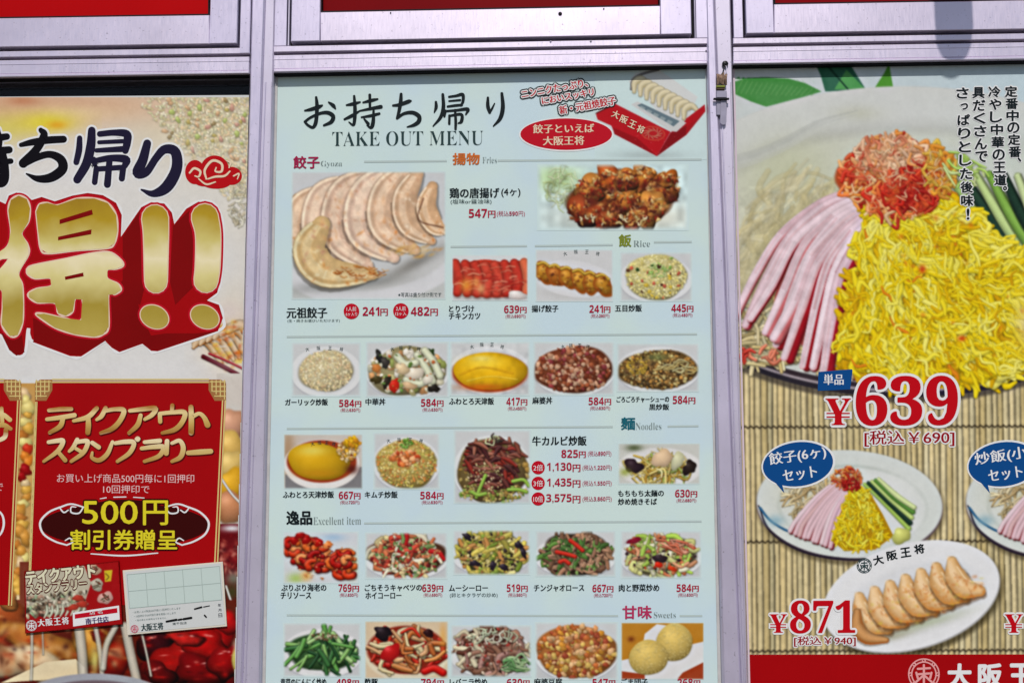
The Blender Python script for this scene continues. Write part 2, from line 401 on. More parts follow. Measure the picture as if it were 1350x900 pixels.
def ripple(m, k=.25):
    n = m.node_tree; b = n.nodes['Principled BSDF']; tc = n.nodes.new('ShaderNodeNewGeometry'); nz = n.nodes.new('ShaderNodeTexNoise'); nz.inputs['Scale'].default_value = 5.5; nz.inputs['Detail'].default_value = 2
    mp = n.nodes.new('ShaderNodeMapping'); mp.inputs['Scale'].default_value = (1, 1, .6); n.links.new(tc.outputs['Position'], mp.inputs[0]); n.links.new(mp.outputs[0], nz.inputs['Vector'])
    bp = n.nodes.new('ShaderNodeBump'); bp.inputs['Strength'].default_value = k; bp.inputs['Distance'].default_value = .02
    n.links.new(nz.outputs[0], bp.inputs['Height']); n.links.new(bp.outputs[0], b.inputs['Normal'])
M_PAPER = paper_mat()
M_PRINT = mat('photo_print', attr=True, rough=.5, spec=.06)
M_PRINTW = mat('large_photo_print', attr=True, rough=.45, spec=.07)
for m_ in (M_PAPER, M_PRINT, M_PRINTW): ripple(m_)
INK = mat('black_ink', (22, 30, 34), rough=.5)
INKS = mat('soft_black_ink', (38, 60, 62), rough=.5)
PRICE = mat('price_ink', (160, 12, 50), rough=.5)
PRICE2 = mat('tax_price_ink', (165, 50, 80), rough=.5)
GREYI = mat('grey_ink', (120, 135, 135), rough=.5)
RULE = mat('rule_ink', (170, 186, 185), rough=.5)
HALO = mat('white_ink', (214, 216, 218), rough=.5)
REDI = mat('red_ink', (176, 14, 34), rough=.45)
BIGRED = mat('large_price_red', (178, 8, 22), rough=.45)
PANELRED = mat('panel_red', (152, 4, 12), rough=.42, noise=.06, nscale=8)
DEEPRED = mat('deep_red', (118, 3, 8), rough=.42, noise=.08, nscale=12)
NAVY = mat('navy_ink', (28, 24, 48), rough=.5)
BLUEI = mat('blue_ink', (12, 68, 128), rough=.45)
def gold_mat(name, z0, z1, stops):
    """printed gold foil gradient, fixed to the print (object height)"""
    m = mat(name, raw=(1, 1, 1), rough=.4, spec=.12); n = m.node_tree; b = n.nodes['Principled BSDF']
    tc = n.nodes.new('ShaderNodeNewGeometry'); sx = n.nodes.new('ShaderNodeSeparateXYZ'); n.links.new(tc.outputs['Position'], sx.inputs[0])
    mr = n.nodes.new('ShaderNodeMapRange'); mr.inputs['From Min'].default_value = z1; mr.inputs['From Max'].default_value = z0
    nz = n.nodes.new('ShaderNodeTexNoise'); nz.inputs['Scale'].default_value = 30; n.links.new(tc.outputs['Position'], nz.inputs['Vector'])
    ad = n.nodes.new('ShaderNodeMath'); ad.operation = 'MULTIPLY_ADD'; ad.inputs[1].default_value = .18; ad.inputs[2].default_value = -.09
    n.links.new(nz.outputs[0], ad.inputs[0]); a2 = n.nodes.new('ShaderNodeMath'); n.links.new(sx.outputs[2], mr.inputs['Value'])
    n.links.new(mr.outputs[0], a2.inputs[0]); n.links.new(ad.outputs[0], a2.inputs[1])
    cr = n.nodes.new('ShaderNodeValToRGB'); n.links.new(a2.outputs[0], cr.inputs[0]); e = cr.color_ramp.elements
    while len(e) < len(stops): e.new(.5)
    for i, (p_, c_) in enumerate(stops): e[i].position = p_; e[i].color = (*alb(c_), 1)
    n.links.new(cr.outputs[0], b.inputs['Base Color']); return m
def zat(py, px=150): return float(P(px, py)[2])

# ------------------------------------------------------------------ the setting
pav = mat('concrete_pavement', raw=(.14, .135, .13), rough=.85, noise=.25, nscale=6, bump=.3)
tag(obj('pavement', [(-12, -12, 0), (12, -12, 0), (12, WALL_Y+.6, 0), (-12, WALL_Y+.6, 0)], [(0, 1, 2, 3)], pav), kind='structure')
inside = mat('dark_interior', raw=(.012, .006, .007), rough=.7, noise=.5, nscale=5)
IY = WALL_Y+.35
a = P(np.array([-260, 1620]), np.array([-240, 1080]), .05)
X0, X1 = float(a[0, 0]), float(a[1, 0]); Z1, Z0 = float(P(675, -230)[2]), float(P(675, 1050)[2])
tag(obj('interior_wall', [(X0, IY, 0), (X1, IY, 0), (X1, IY, Z1+.3), (X0, IY, Z1+.3)], [(0, 1, 2, 3)], inside), kind='structure')
stucco = mat('facade_render', raw=(.42, .40, .38), rough=.9, noise=.12, nscale=30, bump=.4)
mbw = MB()
def wbox(mb, x0, x1, z0, z1, y0=WALL_Y-.03, y1=WALL_Y+.36):
    mb.add([(x0, y0, z0), (x1, y0, z0), (x1, y1, z0), (x0, y1, z0), (x0, y0, z1), (x1, y0, z1), (x1, y1, z1), (x0, y1, z1)],
           [(0, 3, 2, 1), (4, 5, 6, 7), (0, 1, 5, 4), (1, 2, 6, 5), (2, 3, 7, 6), (3, 0, 4, 7)])
wbox(mbw, X0-2.5, X0, 0, 3.4); wbox(mbw, X1, X1+2.5, 0, 3.4); wbox(mbw, X0, X1, 0, Z0); wbox(mbw, X0, X1, Z1, 3.4)
tag(mbw.build('facade_wall', stucco), kind='structure')

# ------------------------------------------------------------------ window frame
def B(x):          # lower edge of the cross bar in the photograph
    if x < 345: return 102-.0152*x
    if x < 950: return 95.3-.0191*(x-360)
    return 84.5-.0165*(x-968)
YT, YB = -230, 1050
def vl(x1, y1, x2, y2):
    return lambda y: x1+(x2-x1)*(y-y1)/(y2-y1)
mLa = vl(329, 110, 311, 840); mLm = vl(345.5, 110, 321, 840); mLb = vl(360, 110, 344, 840)
mRa = vl(933.5, 110, 952, 840); mRm = vl(946, 110, 975, 840); mRb = vl(966, 110, 984.5, 840)
frame = thing('window_frame', (0, WALL_Y, Z0), 'lilac-grey aluminium shopfront frame of mullions and a cross bar between the posters', 'window frame')
FY = -.014
def vbar(name, fa, fb, y0, y1, d0, d1, m, parent, bev=.0012, label=None):
    return MB().hexa([(fa(y0), y0), (fb(y0), y0), (fb(y1), y1), (fa(y1), y1)], d0, d1, bev).build(name, m, parent, label)
o1 = lambda f, d: (lambda y: f(y)+d)
for fa, fm, fb in ((mLa, mLm, mLb), (mRa, mRm, mRb)):
    vbar('mullion', fa, o1(fm, -.1), YT, YB, FY-.0004, .03, M_ALU, frame, .0022)
    vbar('mullion', o1(fm, .1), fb, YT, YB, FY+.0012, .03, M_ALU2, frame, .0018)
    vbar('bead', o1(fm, 3.4), o1(fm, 5.0), 108, YB, FY-.0004, FY+.0016, M_ALU, frame, .0004)
    vbar('bead', o1(fb, -3.0), o1(fb, -1.6), 108, YB, FY-.0002, FY+.0016, M_ALU2, frame, .0003)
# far bars beyond the picture
vbar('mullion', lambda y: -250+0*y, lambda y: -205+0*y, YT, YB, FY, .03, M_ALU, frame)
vbar('mullion', lambda y: 1540+0*y, lambda y: 1590+0*y, YT, YB, FY, .03, M_ALU, frame)
BAYS = ((-205, lambda y: mLa(y)), (mLb, mRa), (mRb, 1540))
def ev(f, y): return f(y) if callable(f) else f
def hbar(name, xa, xb, oa, ob, d0, d1, m, parent, bev=.0008, label=None):
    """bar between offsets oa..ob (pixels below/above the cross bar's edge B)"""
    return MB().hexa([(xa, B(xa+.01)+oa), (xb, B(xb-.01)+oa), (xb, B(xb-.01)+ob), (xa, B(xa+.01)+ob)], d0, d1, bev).build(name, m, parent, label)
for k, (xa, xb) in enumerate(((-205, 328.6), (360.6, 932.5), (966.5, 1540))):
    hbar('transom', xa, xb, -22.5, -3.8, FY+.0006, .03, M_RAIL, frame, .0010)
    hbar('transom_lip', xa, xb, -4.0, 0, FY-.0012, .03, M_RAIL, frame, .0010)
    hbar('transom_bead', xa, xb, -17.5, -16.2, FY+.0001, FY+.002, M_RAIL, frame, .0002)
    hbar('groove', xa, xb, -26.3, -22.5, FY+.010, .03, M_SEAL_SHADE, frame, 0)
    hbar('window_sill', xa, xb, -34.2, -26.3, FY+.0004, .03, M_RAIL, frame, .0008)
    hbar('seal', xa, xb, -39.6, -34.2, FY+.011, .03, M_SEAL_SHADE, frame, 0)
    hbar('seal', xa+.3, xb-.3, -.5, 3.4, FY+.004, 0, M_SEAL_SHADE, frame, 0)  # black strip painted in as the shaded gap under the cross bar
# light gasket strips beside the middle poster and the margins beside it
vbar('gasket', o1(mLb, 1.5), o1(vl(366, 110, 351, 840), 0), 100, YB, -.0012, .004, M_SEALG, frame, .0003)
vbar('gasket', vl(930.5, 110, 945.2, 840), o1(mRa, -1.3), 92, YB, -.0012, .004, M_SEALG, frame, .0003)
vbar('gasket', o1(mRb, .6), o1(mRb, 3.2), 88, YB, -.0012, .004, mat('pink_gasket', raw=(.62, .52, .60), rough=.5), frame, .0003)
vbar('seal', lambda y: mLb(y)+.1, lambda y: mLb(y)+1.5, 96, YB, .001, .004, M_SEAL_SHADE, frame, 0)
# glass behind the posters
gm = bpy.data.materials.new('window_glass'); gm.use_nodes = True; n = gm.node_tree; n.nodes.clear()
out = n.nodes.new('ShaderNodeOutputMaterial'); mxs = n.nodes.new('ShaderNodeMixShader'); gl = n.nodes.new('ShaderNodeBsdfGlossy'); tr = n.nodes.new('ShaderNodeBsdfTransparent')
gl.inputs['Roughness'].default_value = .03; tr.inputs[0].default_value = (.82, .84, .84, 1); fr = n.nodes.new('ShaderNodeFresnel'); fr.inputs[0].default_value = 1.25
n.links.new(fr.outputs[0], mxs.inputs[0]); n.links.new(tr.outputs[0], mxs.inputs[1]); n.links.new(gl.outputs[0], mxs.inputs[2]); n.links.new(mxs.outputs[0], out.inputs[0])
for qa in ([(-205, 80), (330, 80), (308, YB), (-205, YB)], [(360, 72), (934, 66), (958, YB), (338, YB)], [(966, 62), (1540, 58), (1540, YB), (990, YB)]):
    MB().hexa(qa, .006, .011).build('glass_pane', gm, frame)

# ------------------------------------------------------------------ upper sashes
FILM = [mat('red_film_a', (172, 2, 10), rough=.3, noise=.05, nscale=5), mat('red_film_b', (118, 2, 12), rough=.3, noise=.15, nscale=5), mat('red_film_c', (128, 6, 14), rough=.3, noise=.05)]
def sash(k, xl, xr, sl, sr, lab):
    """xl..xr outer edges at y=30; sl,sr stile widths"""
    t = thing('hopper_window', tuple(P((xl+xr)/2, B((xl+xr)/2)-40)), lab, 'window', 'hopper windows above the posters')
    lean = lambda x: (lambda y: x+(-.0247+.0505*(x-320)/656)*(y-30))
    top = YT
    bot = lambda x: B(x)-39.8
    def stile(a, b):
        fa, fb = lean(a), lean(b)
        MB().hexa([(fa(top), top), (fb(top), top), (fb(bot(b)), bot(b)), (fa(bot(a)), bot(a))], FY-.003, .02, .0010).build('stile', M_ALU, t)
    stile(xl, xl+sl-.3); stile(xr-sr+.3, xr)
    xa, xb = xl+sl, xr-sr
    MB().hexa([(xa, bot(xa)-38), (xb, bot(xb)-38), (xb, bot(xb)+.1), (xa, bot(xa)+.1)], FY-.0026, .02, .0009).build('bottom_rail', M_RAIL, t)
    MB().hexa([(xa+.5, YT), (xb-.5, YT), (xb-.5, bot(xb)-38.2), (xa+.5, bot(xa)-38.2)], -.001, .002).build('red_film', FILM[k], t)
    MB().hexa([(xa+.2, bot(xa)-39.6), (xb-.2, bot(xb)-39.6), (xb-.2, bot(xb)-38.1), (xa+.2, bot(xa)-38.1)], FY+.002, .0, 0).build('seal', M_SEAL_SHADE, t)
    MB().hexa([(xa+.2, YT), (xa+1.8, YT), (xa+1.8, bot(xa)-39.7), (xa+.2, bot(xa)-39.7)], FY+.002, .0, 0).build('seal', M_SEAL_SHADE, t)
    MB().hexa([(xb-1.8, YT), (xb-.2, YT), (xb-.2, bot(xb)-39.7), (xb-1.8, bot(xb)-39.7)], FY+.002, .0, 0).build('seal', M_SEAL_SHADE, t)
    return t
s1 = sash(0, -200, 313, 40, 37, 'left hopper window with bright red film panel above the festive red poster')
s2 = sash(1, 383.8, 911.5, 38.5, 41, 'middle hopper window with dark red film panel above the take out menu')
s3 = sash(2, 983.5, 1535, 37, 40, 'right hopper window above the cold noodle poster, crossed by a rounded shadow')
def lean(x): return lambda y: x+(-.0247+.0505*(x-320)/656)*(y-30)
# fixed frame strips beside the sashes and their dark gaps
for a_, b_, mm in ((362, 378, M_ALU), (379.6, 381.6, M_ALU2), (915.5, 917, M_ALU2), (917.6, 932.6, M_ALU), (967, 979.5, M_ALU)):
    fa, fb = lean(a_), lean(b_)
    MB().hexa([(fa(YT), YT), (fb(YT), YT), (fb(B(b_)-34.3), B(b_)-34.3), (fa(B(a_)-34.3), B(a_)-34.3)], FY+.0008, .02, .0006).build('jamb', mm, frame)
for a_, b_ in ((313, 316.3), (360.2, 362), (378, 379.6), (381.6, 384), (911.5, 915.5), (932.6, 934), (979.5, 983.6)):
    fa, fb = lean(a_), lean(b_)
    MB().hexa([(fa(YT), YT), (fb(YT), YT), (fb(B(b_)-36), B(b_)-36), (fa(B(a_)-36), B(a_)-36)], FY+.009, .02).build('seal', M_SEAL_SHADE, frame)
# the mullion is wider above the cross bar
fa, fb = lean(316.3), lean(330)
MB().hexa([(fa(YT), YT), (fb(YT), YT), (fb(B(325)-26.5), B(325)-26.5), (fa(B(325)-26.5), B(325)-26.5)], FY+.0002, .02, .001).build('jamb', M_ALU, frame)
def screw(px, py, r, dy, m, parent, name='screw'):
    mb = MB(); c = P(px, py, dy); n_ = 12; v = []; f = []
    for k, (rr, dd) in enumerate(((r, 0), (r, -.0008), (r*.7, -.0016), (.01*r, -.0018))):
        for j in range(n_):
            a = 2*math.pi*j/n_; v.append((c[0]+math.cos(a)*rr*.00105, c[1]+dd, c[2]+math.sin(a)*rr*.00105))
    for k in range(3):
        for j in range(n_): f.append((k*n_+j, k*n_+(j+1) % n_, (k+1)*n_+(j+1) % n_, (k+1)*n_+j))
    mb.add(v, f); return mb.build(name, m, parent, smooth=True)
M_DARKM = mat('dark_metal', raw=(.02, .02, .022), rough=.4, metal=.6)
screw(738.5, 18.5, 2.6, FY-.0026, M_DARKM, s2)
for x in (515, 796): screw(x, B(x)-37+76-76-.5-38.5+1, .9, FY-.0026, M_DARKM, s2)
for x, y in ((779, 54.5), (726, 55), (931, 67)): screw(x, y, 1.2, FY+.0004, M_ALU2, frame)
# ------------------------------------------------------------------ unseen cylinder added above the view to throw the rounded shadow
def lathe(name, prof, c, m, parent, n=28):
    v = []; f = []
    for r, z in prof:
        for j in range(n):
            a = 2*math.pi*j/n; v.append((c[0]+math.cos(a)*r, c[1]+math.sin(a)*r, c[2]+z))
    for k in range(len(prof)-1):
        for j in range(n): f.append((k*n+j, k*n+(j+1) % n, (k+1)*n+(j+1) % n, (k+1)*n+j))
    return obj(name, v, f, m, parent, smooth=True)
tgt = P(1259, 76, FY)                         # lowest point of its shadow
LD = .30
lc = np.array(tgt)+np.array([sdir.x, sdir.y, sdir.z])*(LD/abs(sdir.y))
M_CASTER = mat('grey_lamp_housing', raw=(.12, .12, .13), rough=.4, metal=.5)
lamp = thing('downlight', tuple(lc), 'grey cylindrical downlight with a rounded lower end on a wall arm above the windows', 'lamp')
R_ = .0265
lathe('housing', [(0.0001, 0.0), (R_*.4, .004), (R_*.72, .012), (R_*.93, .026), (R_, .042), (R_, .42), (R_*.5, .43), (.001, .432)], lc, M_CASTER, lamp)
box('wall_arm', (lc[0]-.012, lc[1], lc[2]+.36), (lc[0]+.012, WALL_Y-.03, lc[2]+.384), M_CASTER, lamp)

# ------------------------------------------------------------------ latch with tag on the right mullion
latch = thing('window_latch', tuple(P(953, 150, FY)), 'small dull metal latch with brown wrapped cord hanging on the right mullion', 'latch')
M_LAT = mat('dull_lilac_metal', raw=(.30, .29, .38), rough=.45, metal=.3, noise=.1, nscale=80)
M_CORD = mat('brown_cord', raw=(.24, .16, .12), rough=.8, noise=.4, nscale=300)
screw(956, 84.5, 4.2, FY-.001, M_DARKM, latch, 'knob')
polyY = lambda pts, d0, d1, nm, m, bev=.0008: MB().hexa(pts, d0, d1, bev).build(nm, m, latch)
def wire(name, pts, r, m, parent):
    v = []; f = []; n_ = 6
    p = catmull(pts, 5)
    for q in p:
        c = P(q[0], q[1], q[2])
        for j in range(n_):
            a = 2*math.pi*j/n_; v.append((c[0]+math.cos(a)*r, c[1]+math.sin(a)*r, c[2]))
    for k in range(len(p)-1):
        for j in range(n_): f.append((k*n_+j, k*n_+(j+1) % n_, (k+1)*n_+(j+1) % n_, (k+1)*n_+j))
    return obj(name, v, f, m, parent, smooth=True)
wire('wire', [(955, 86, FY-.002), (954, 92, FY-.003), (952, 99, FY-.004)], .0009, M_DARKM, latch)
wire('wire', [(957, 87, FY-.002), (958, 92, FY-.003), (955, 99, FY-.004)], .0006, M_ALU2, latch)
for i in range(7):                                     # wrapped cord, seven turns of uneven width
    x = 945.5+i*2.05
    wire('cord', [(x, 96+random.random()*3, FY-.003), (x+random.uniform(-.8, .8), 103, FY-.0055), (x+random.uniform(-.6, .6), 110.5+random.random()*2, FY-.003)], .00135, M_CORD, latch)
polyY([(944.5, 112.5), (956.5, 112.5), (956, 115.5), (944.5, 115.5)], FY-.005, FY, 'band', mat('olive_band', raw=(.22, .25, .05), rough=.6))
polyY([(944.5, 116), (956, 116), (955.5, 118.5), (945, 118.5)], FY-.0045, FY, 'band', mat('dark_brown_band', raw=(.09, .06, .05), rough=.6))
polyY([(944.3, 119.5), (958, 119.5), (958.5, 129), (944.3, 129)], FY-.004, FY, 'lever_plate', M_LAT)
polyY([(941, 129), (961.5, 129), (961.5, 131), (941, 131)], FY-.007, FY-.003, 'pin', M_DARKM, .0004)
polyY([(944.3, 131.5), (958.5, 131.5), (958, 152), (944.6, 152)], FY-.0025, FY, 'lever_plate', M_LAT)
strokes('lever', [[(953.6, 134, 3.4), (953.8, 150, 3.9), (953.6, 160.5, 4.1)]], M_LAT, latch, (0.0175)/LAY)

# ------------------------------------------------------------------ MIDDLE POSTER: take out menu
menu = thing('menu_poster', tuple(P(650, 1040)), 'pale blue take out menu poster with small dish photos and prices in the middle window', 'poster')
MB().hexa([(360.5+1, 86), (934.5, 76), (950.5, YB-5), (344.5, YB-5)], 0, .0012).build('paper', M_PAPER, menu)
T = lambda t, b, m=INK, **k: text(t, b, m, menu, **k)
# brush title
hd = dict(origin=(340, 0), sc=3.75)
TITLE = ([
 [(232,547,4),(262,541,8),(300,529,9),(318,521,4)], [(288,482,6),(292,520,9),(290,575,9),(284,612,9),(270,630,7),(246,618,6),(232,602,6)], [(232,602,6),(262,580,6),(310,560,7),(348,558,9),(372,576,10),(362,603,9),(326,620,5)], [(350,506,4),(372,522,9),(383,537,4)],
 [(438,520,4),(470,514,8),(505,505,4)], [(476,476,6),(480,540,9),(477,600,8),(470,618,6),(450,604,3)], [(428,590,5),(465,572,8),(507,546,3)],
 [(520,507,4),(560,497,8),(592,490,4)], [(553,470,7),(554,540,6)], [(505,548,4),(560,537,7),(608,528,9)], [(512,580,4),(560,572,7),(600,562,6)], [(572,540,5),(570,600,9),(560,630,8),(538,620,2)], [(525,588,4),(545,612,8)],
 [(668,522,5),(700,518,8),(745,502,9),(757,499,4)], [(708,466,7),(706,500,9),(698,548,8),(688,585,6)], [(688,585,6),(722,562,7),(765,557,9),(796,575,10),(795,600,10),(772,618,8),(738,628,3)],
 [(880,505,6),(881,530,8),(872,556,3)], [(914,468,7),(917,530,9),(903,580,8),(866,624,3)], [(945,479,5),(980,474,6),(1012,468,8),(1014,500,7),(1004,522,5)], [(945,500,4),(1000,495,5)], [(938,527,5),(975,522,6),(1008,519,6)],
 [(928,548,6),(922,576,5)], [(928,550,5),(985,545,6),(1038,540,8),(1028,566,4)], [(947,572,6),(946,612,6)], [(947,573,5),(1005,566,7),(1006,600,8),(990,610,3)], [(975,545,6),(978,600,7),(977,638,6)],
 [(1137,484,6),(1137,525,9),(1146,556,7)], [(1146,556,5),(1156,540,5),(1170,512,3)], [(1206,463,7),(1211,530,10),(1198,585,9),(1164,624,3)]])
for a_, b_ in ((0, 4), (4, 13), (13, 16), (16, 26), (26, 29)): strokes('lettering', TITLE[a_:b_], INK, menu, 6, **hd, wmul=1.05)
T('TAKE OUT MENU'.translate(SER), (438, 173, 637, 192), INKS, sl=-.008, off=-.012)
def head(t, b, m, sub=None, sb=None, bold=.55):
    T(t, b, m, bold=bold)
    if sub: T(sub.translate(SER), sb, GREYI, off=-.012)
head('餃子', (387, 206, 421, 222), mat('crimson_ink', (150, 28, 70), rough=.5), 'Gyoza', (423, 212, 451, 221))
head('揚物', (597, 202, 632, 217), mat('orange_ink', (188, 98, 40), rough=.5), 'Fries', (636, 207, 655, 215))
head('飯', (816, 309, 832, 325), mat('olive_ink', (118, 130, 40), rough=.5), 'Rice', (835, 317, 857, 325))
head('麺', (819, 550, 837, 566), mat('teal_ink', (22, 92, 108), rough=.5), 'Noodles', (838, 557, 872, 566))
head('逸品', (378, 673, 411, 691), INK, 'Excellent item', (413, 681, 476, 691), .7)
head('甘味', (821, 798, 859, 815), mat('magenta_ink', (168, 48, 88), rough=.5), 'Sweets', (862, 806, 891, 814))
# rules
for x0, y0, x1, y1 in ((480, 213, 589, 212), (656, 211.5, 925, 210), (594, 325, 695, 324), (705, 324, 808, 322.5), (862, 319, 912, 318.5), (378, 443.5, 919, 440), (378, 564.5, 808, 562), (880, 561.5, 921, 561), (480, 689, 925, 686.5), (378, 810, 815, 811), (896, 811, 926, 811)):
    polys('rule', [[(x0, y0-1), (x1, y1-1), (x1, y1+1.6), (x0, y0+1.6)]], RULE, menu, 3)
YEN = '円'
def price(t, x0, y0, x1, y1, tax=None, tb=None):
    w = (x1-x0); k = y1-y0
    T(t.translate(SB), (x0, y0, x1-k*.95, y1), PRICE); T(YEN, (x1-k*.82, y0+k*.2, x1, y1), PRICE, bold=.35, n=2)
    if tax:
        a, b, c, d = tb or (x0+2, y1+1.5, x1-1, y1+7.5)
        T('(税込'+tax.translate(SB)+'円)', (a, b, c, d), PRICE2)
def name(t, b, bold=.28): T(t, b, INK, bold=bold, n=2)
name('元祖餃子', (378, 405, 431, 419), .45); T('(生・焼きお選びいただけます)', (379, 420.5, 448, 425), INKS)
price('241', 478, 404.5, 511, 416); price('482', 541.5, 404.5, 577, 416)
def badge(x, y, r, l1, l2=None):
    polys('price_badge', [ell(x, y, r, r, n=24)], REDI, menu, 4)
    if l2: T(l1, (x-r*.62, y-r*.6, x+r*.62, y-r*.02), HALO); T(l2, (x-r*.72, y+r*.12, x+r*.72, y+r*.6), HALO)
    else: T(l1, (x-r*.72, y-r*.45, x+r*.72, y+r*.5), HALO)
badge(463.3, 410.3, 10.3, '1人前', '6ヶ入り'); badge(528.5, 409.8, 10.3, '2人前', '12ヶ入')
name('鶏の唐揚げ', (593, 247.5, 658, 261), .45); name('(4ヶ)', (661, 248.5, 686, 260), .2); T('(塩味or醤油味)', (594, 262.5, 648, 269.5), INKS)
price('547', 618, 275.5, 653, 287); T('(税込'+'590'.translate(SB)+'円)', (655, 278, 692, 286), PRICE2)
name('とりづけ', (592, 402.5, 625, 411)); name('チキンカツ', (592, 412, 633, 420.5)); price('639', 664.5, 402.5, 694, 412.5, '690')
name('揚げ餃子', (701, 402, 736, 411)); price('241', 777, 402, 804.5, 412, '260')
name('五目炒飯', (811, 401.5, 846, 410.5)); price('445', 885, 401, 914, 411, '480')
name('ガーリック炒飯', (376, 525.5, 432, 534)); price('584', 447, 526.5, 476, 536, '630')
name('中華丼', (482, 525, 508, 533.5)); price('584', 555, 525.5, 584.5, 535.5, '630')
name('ふわとろ天津飯', (592, 524, 651, 533)); price('417', 667.5, 524, 695, 534, '450')
name('麻婆丼', (702, 523, 728, 532)); price('584', 776, 523.5, 805.5, 533.5, '630')
name('ごろごろチャーシューの', (813, 522, 882, 530)); name('黒炒飯', (856, 532, 882, 540)); price('584', 887, 521.5, 916.5, 532)
name('ふわとろ天津炒飯', (373, 647, 440, 656)); price('667', 446.5, 647.5, 475, 657.5, '720')
name('キムチ炒飯', (481, 647, 524, 656)); price('584', 554, 647.5, 584.5, 657.5, '630')
name('牛カルビ炒飯', (702, 574.5, 773, 587), .45); price('825', 740, 592.5, 772, 603); T('(税込'+'890'.translate(SB)+'円)', (775, 594, 806, 602), PRICE2)
for i, (a, b, c) in enumerate((('2倍', '1,130', '1,220'), ('3倍', '1,435', '1,550'), ('10倍', '3,575', '3,860'))):
    y = 616+i*20.6; badge(709.5, y, 8.8, a); price(b, 721 if i < 2 else 720, y-6.5, 765, y+5.5); T('(税込'+c.translate(SB)+'円)', (768, y-3.5, 806.5, y+4.5), PRICE2)
name('もちもち太麺の', (815, 645.5, 875, 654)); name('炒め焼きそば', (815, 656.5, 866, 665)); price('630', 890, 645, 919, 655, '680')
name('ぷりぷり海老の', (371, 769.5, 430, 778.5)); name('チリソース', (370, 780, 410, 788.5)); price('769', 446, 769.5, 473, 779.5, '830')
name('ごちそうキャベツの', (481, 769.5, 556, 778.5)); name('ホイコーロー', (482, 780, 529, 788.5)); price('639', 556.5, 769.5, 584, 779.5, '690')
name('ムーシーロー', (592, 770.5, 643, 778.5)); T('(卵とキクラゲの炒め)', (593, 781, 656, 787.5), INKS); price('519', 668, 769.5, 695.5, 779.5, '560')
name('チンジャオロース', (704, 770, 770, 779)); price('667', 781, 770, 808.5, 780, '720')
name('肉と野菜炒め', (816, 769.5, 869, 779)); price('584', 892, 769.5, 921, 779.5, '630')
for t_, a, b in (('青菜のにんにく炒め', 370, 430), ('酢豚', 481, 498), ('レバニラ炒め', 593, 642), ('麻婆豆腐', 704, 741), ('ごま団子', 819, 854)): name(t_, (a, 893.5, b, 902.5))
for t_, a in (('408', 443), ('794', 555), ('630', 668), ('547', 781), ('268', 893)): price(t_, a, 894, a+30, 904)

# dish photographs ------------------------------------------------
def dish(x0, y0, x1, y1, label, fn, bg=(192, 195, 196), res=1.25, vig=4, blend=True):
    random.seed(int(x0*7+y0)); p = Pic(x0, y0, x1, y1, res, bg); fn(p, (x0+x1)/2, (y0+y1)/2, (x1-x0)/2, (y1-y0)/2)
    p.clarity(.22); p.blur = .8
    if vig: p.vig(PAPER, vig)
    p.grain(2.5); p.emit({0: ('dish_photo', label)}, menu, 2, M_PRINT)
def potsticker(p, pts, hw, cream=(196, 160, 128), brown=(182, 118, 62), hl=.13):
    """one crescent dumpling: pale wrapper with a browned flank and pleats"""
    q = catmull(pts, 5); n_ = len(q)
    hws = hw*np.sqrt(np.clip(1-(np.linspace(-1, 1, n_))**2*.93, .05, 1))
    p.stroke(pts, tuple(np.interp(np.linspace(0, 1, 9), np.linspace(0, 1, n_), hws)), cream, edge=.30, hl=hl, n=5, sh=.55, ecol=brown)
    for i in range(2, n_-2, 2):                       # pleats
        t = q[i+1]-q[i-1]; t /= np.linalg.norm(t); nn = np.array([-t[1], t[0]]); s_ = hws[i]
        if nn[1] > 0: nn = -nn
        a = q[i]+nn*s_*.95; b = q[i]+nn*s_*.35
        p.stroke([tuple(a), tuple(b)], max(.4, hw*.05), np.array(cream)*.8, edge=0, hl=0, sh=0, alpha=.55, n=2)
def rimmed(p, pts, hw, body, rim, brown=(190, 122, 62), n=6, lt=.6):
    """dumpling seen edge-on: body, dark crease outside its left edge, pale rim, browned lower end"""
    q = catmull(pts, n); m = len(q); tt = np.linspace(0, 1, m); hws = hw*np.clip(np.sin(np.clip(tt*.86+.10, 0, 1)*math.pi), .12, 1)**.6
    p.stroke(pts, tuple(np.interp(np.linspace(0, 1, 9), tt, hws)), body, edge=.14, hl=.02, n=n, sh=.38)
    t = np.gradient(q, axis=0); t /= np.linalg.norm(t, axis=1, keepdims=True); nn = np.stack([t[:, 1], -t[:, 0]], 1)
    if nn[m//2][0] > 0: nn = -nn
    for o, w, c, a in ((1.02, hw*.05, np.array(body)*.62, .28), (.35, hw*.10, np.array(rim), .35), (-.55, hw*.10, np.array(body)*.9, .4), (.86, hw*.09, rim, .75), (.62, hw*.06, np.array(body)*.84, .5), (.1, hw*.16, np.array(rim)*.97, .35), (-.3, hw*.14, np.array(body)*.86, .4)):
        L = q+nn*(hws*o)[:, None]; p.stroke([tuple(v) for v in L[1:-1]], w, c, edge=0, hl=0, sh=0, alpha=a, n=1)
    for _ in range(int(hw*2.4)):
        i = random.randrange(m); o = random.uniform(-.9, .9); x, yy = q[i]+nn[i]*hws[i]*o; low = i/m
        p.soft(x, yy, random.uniform(.08, .22)*hw, random.uniform(.05, .12)*hw, random.choice([brown, rim, (206, 150, 100)] if low > lt else [rim, np.array(body)*.88, (206, 168, 130), (190, 140, 110)]), random.uniform(.25, .6) if low <= lt else random.uniform(.4, .8), random.random()*3)
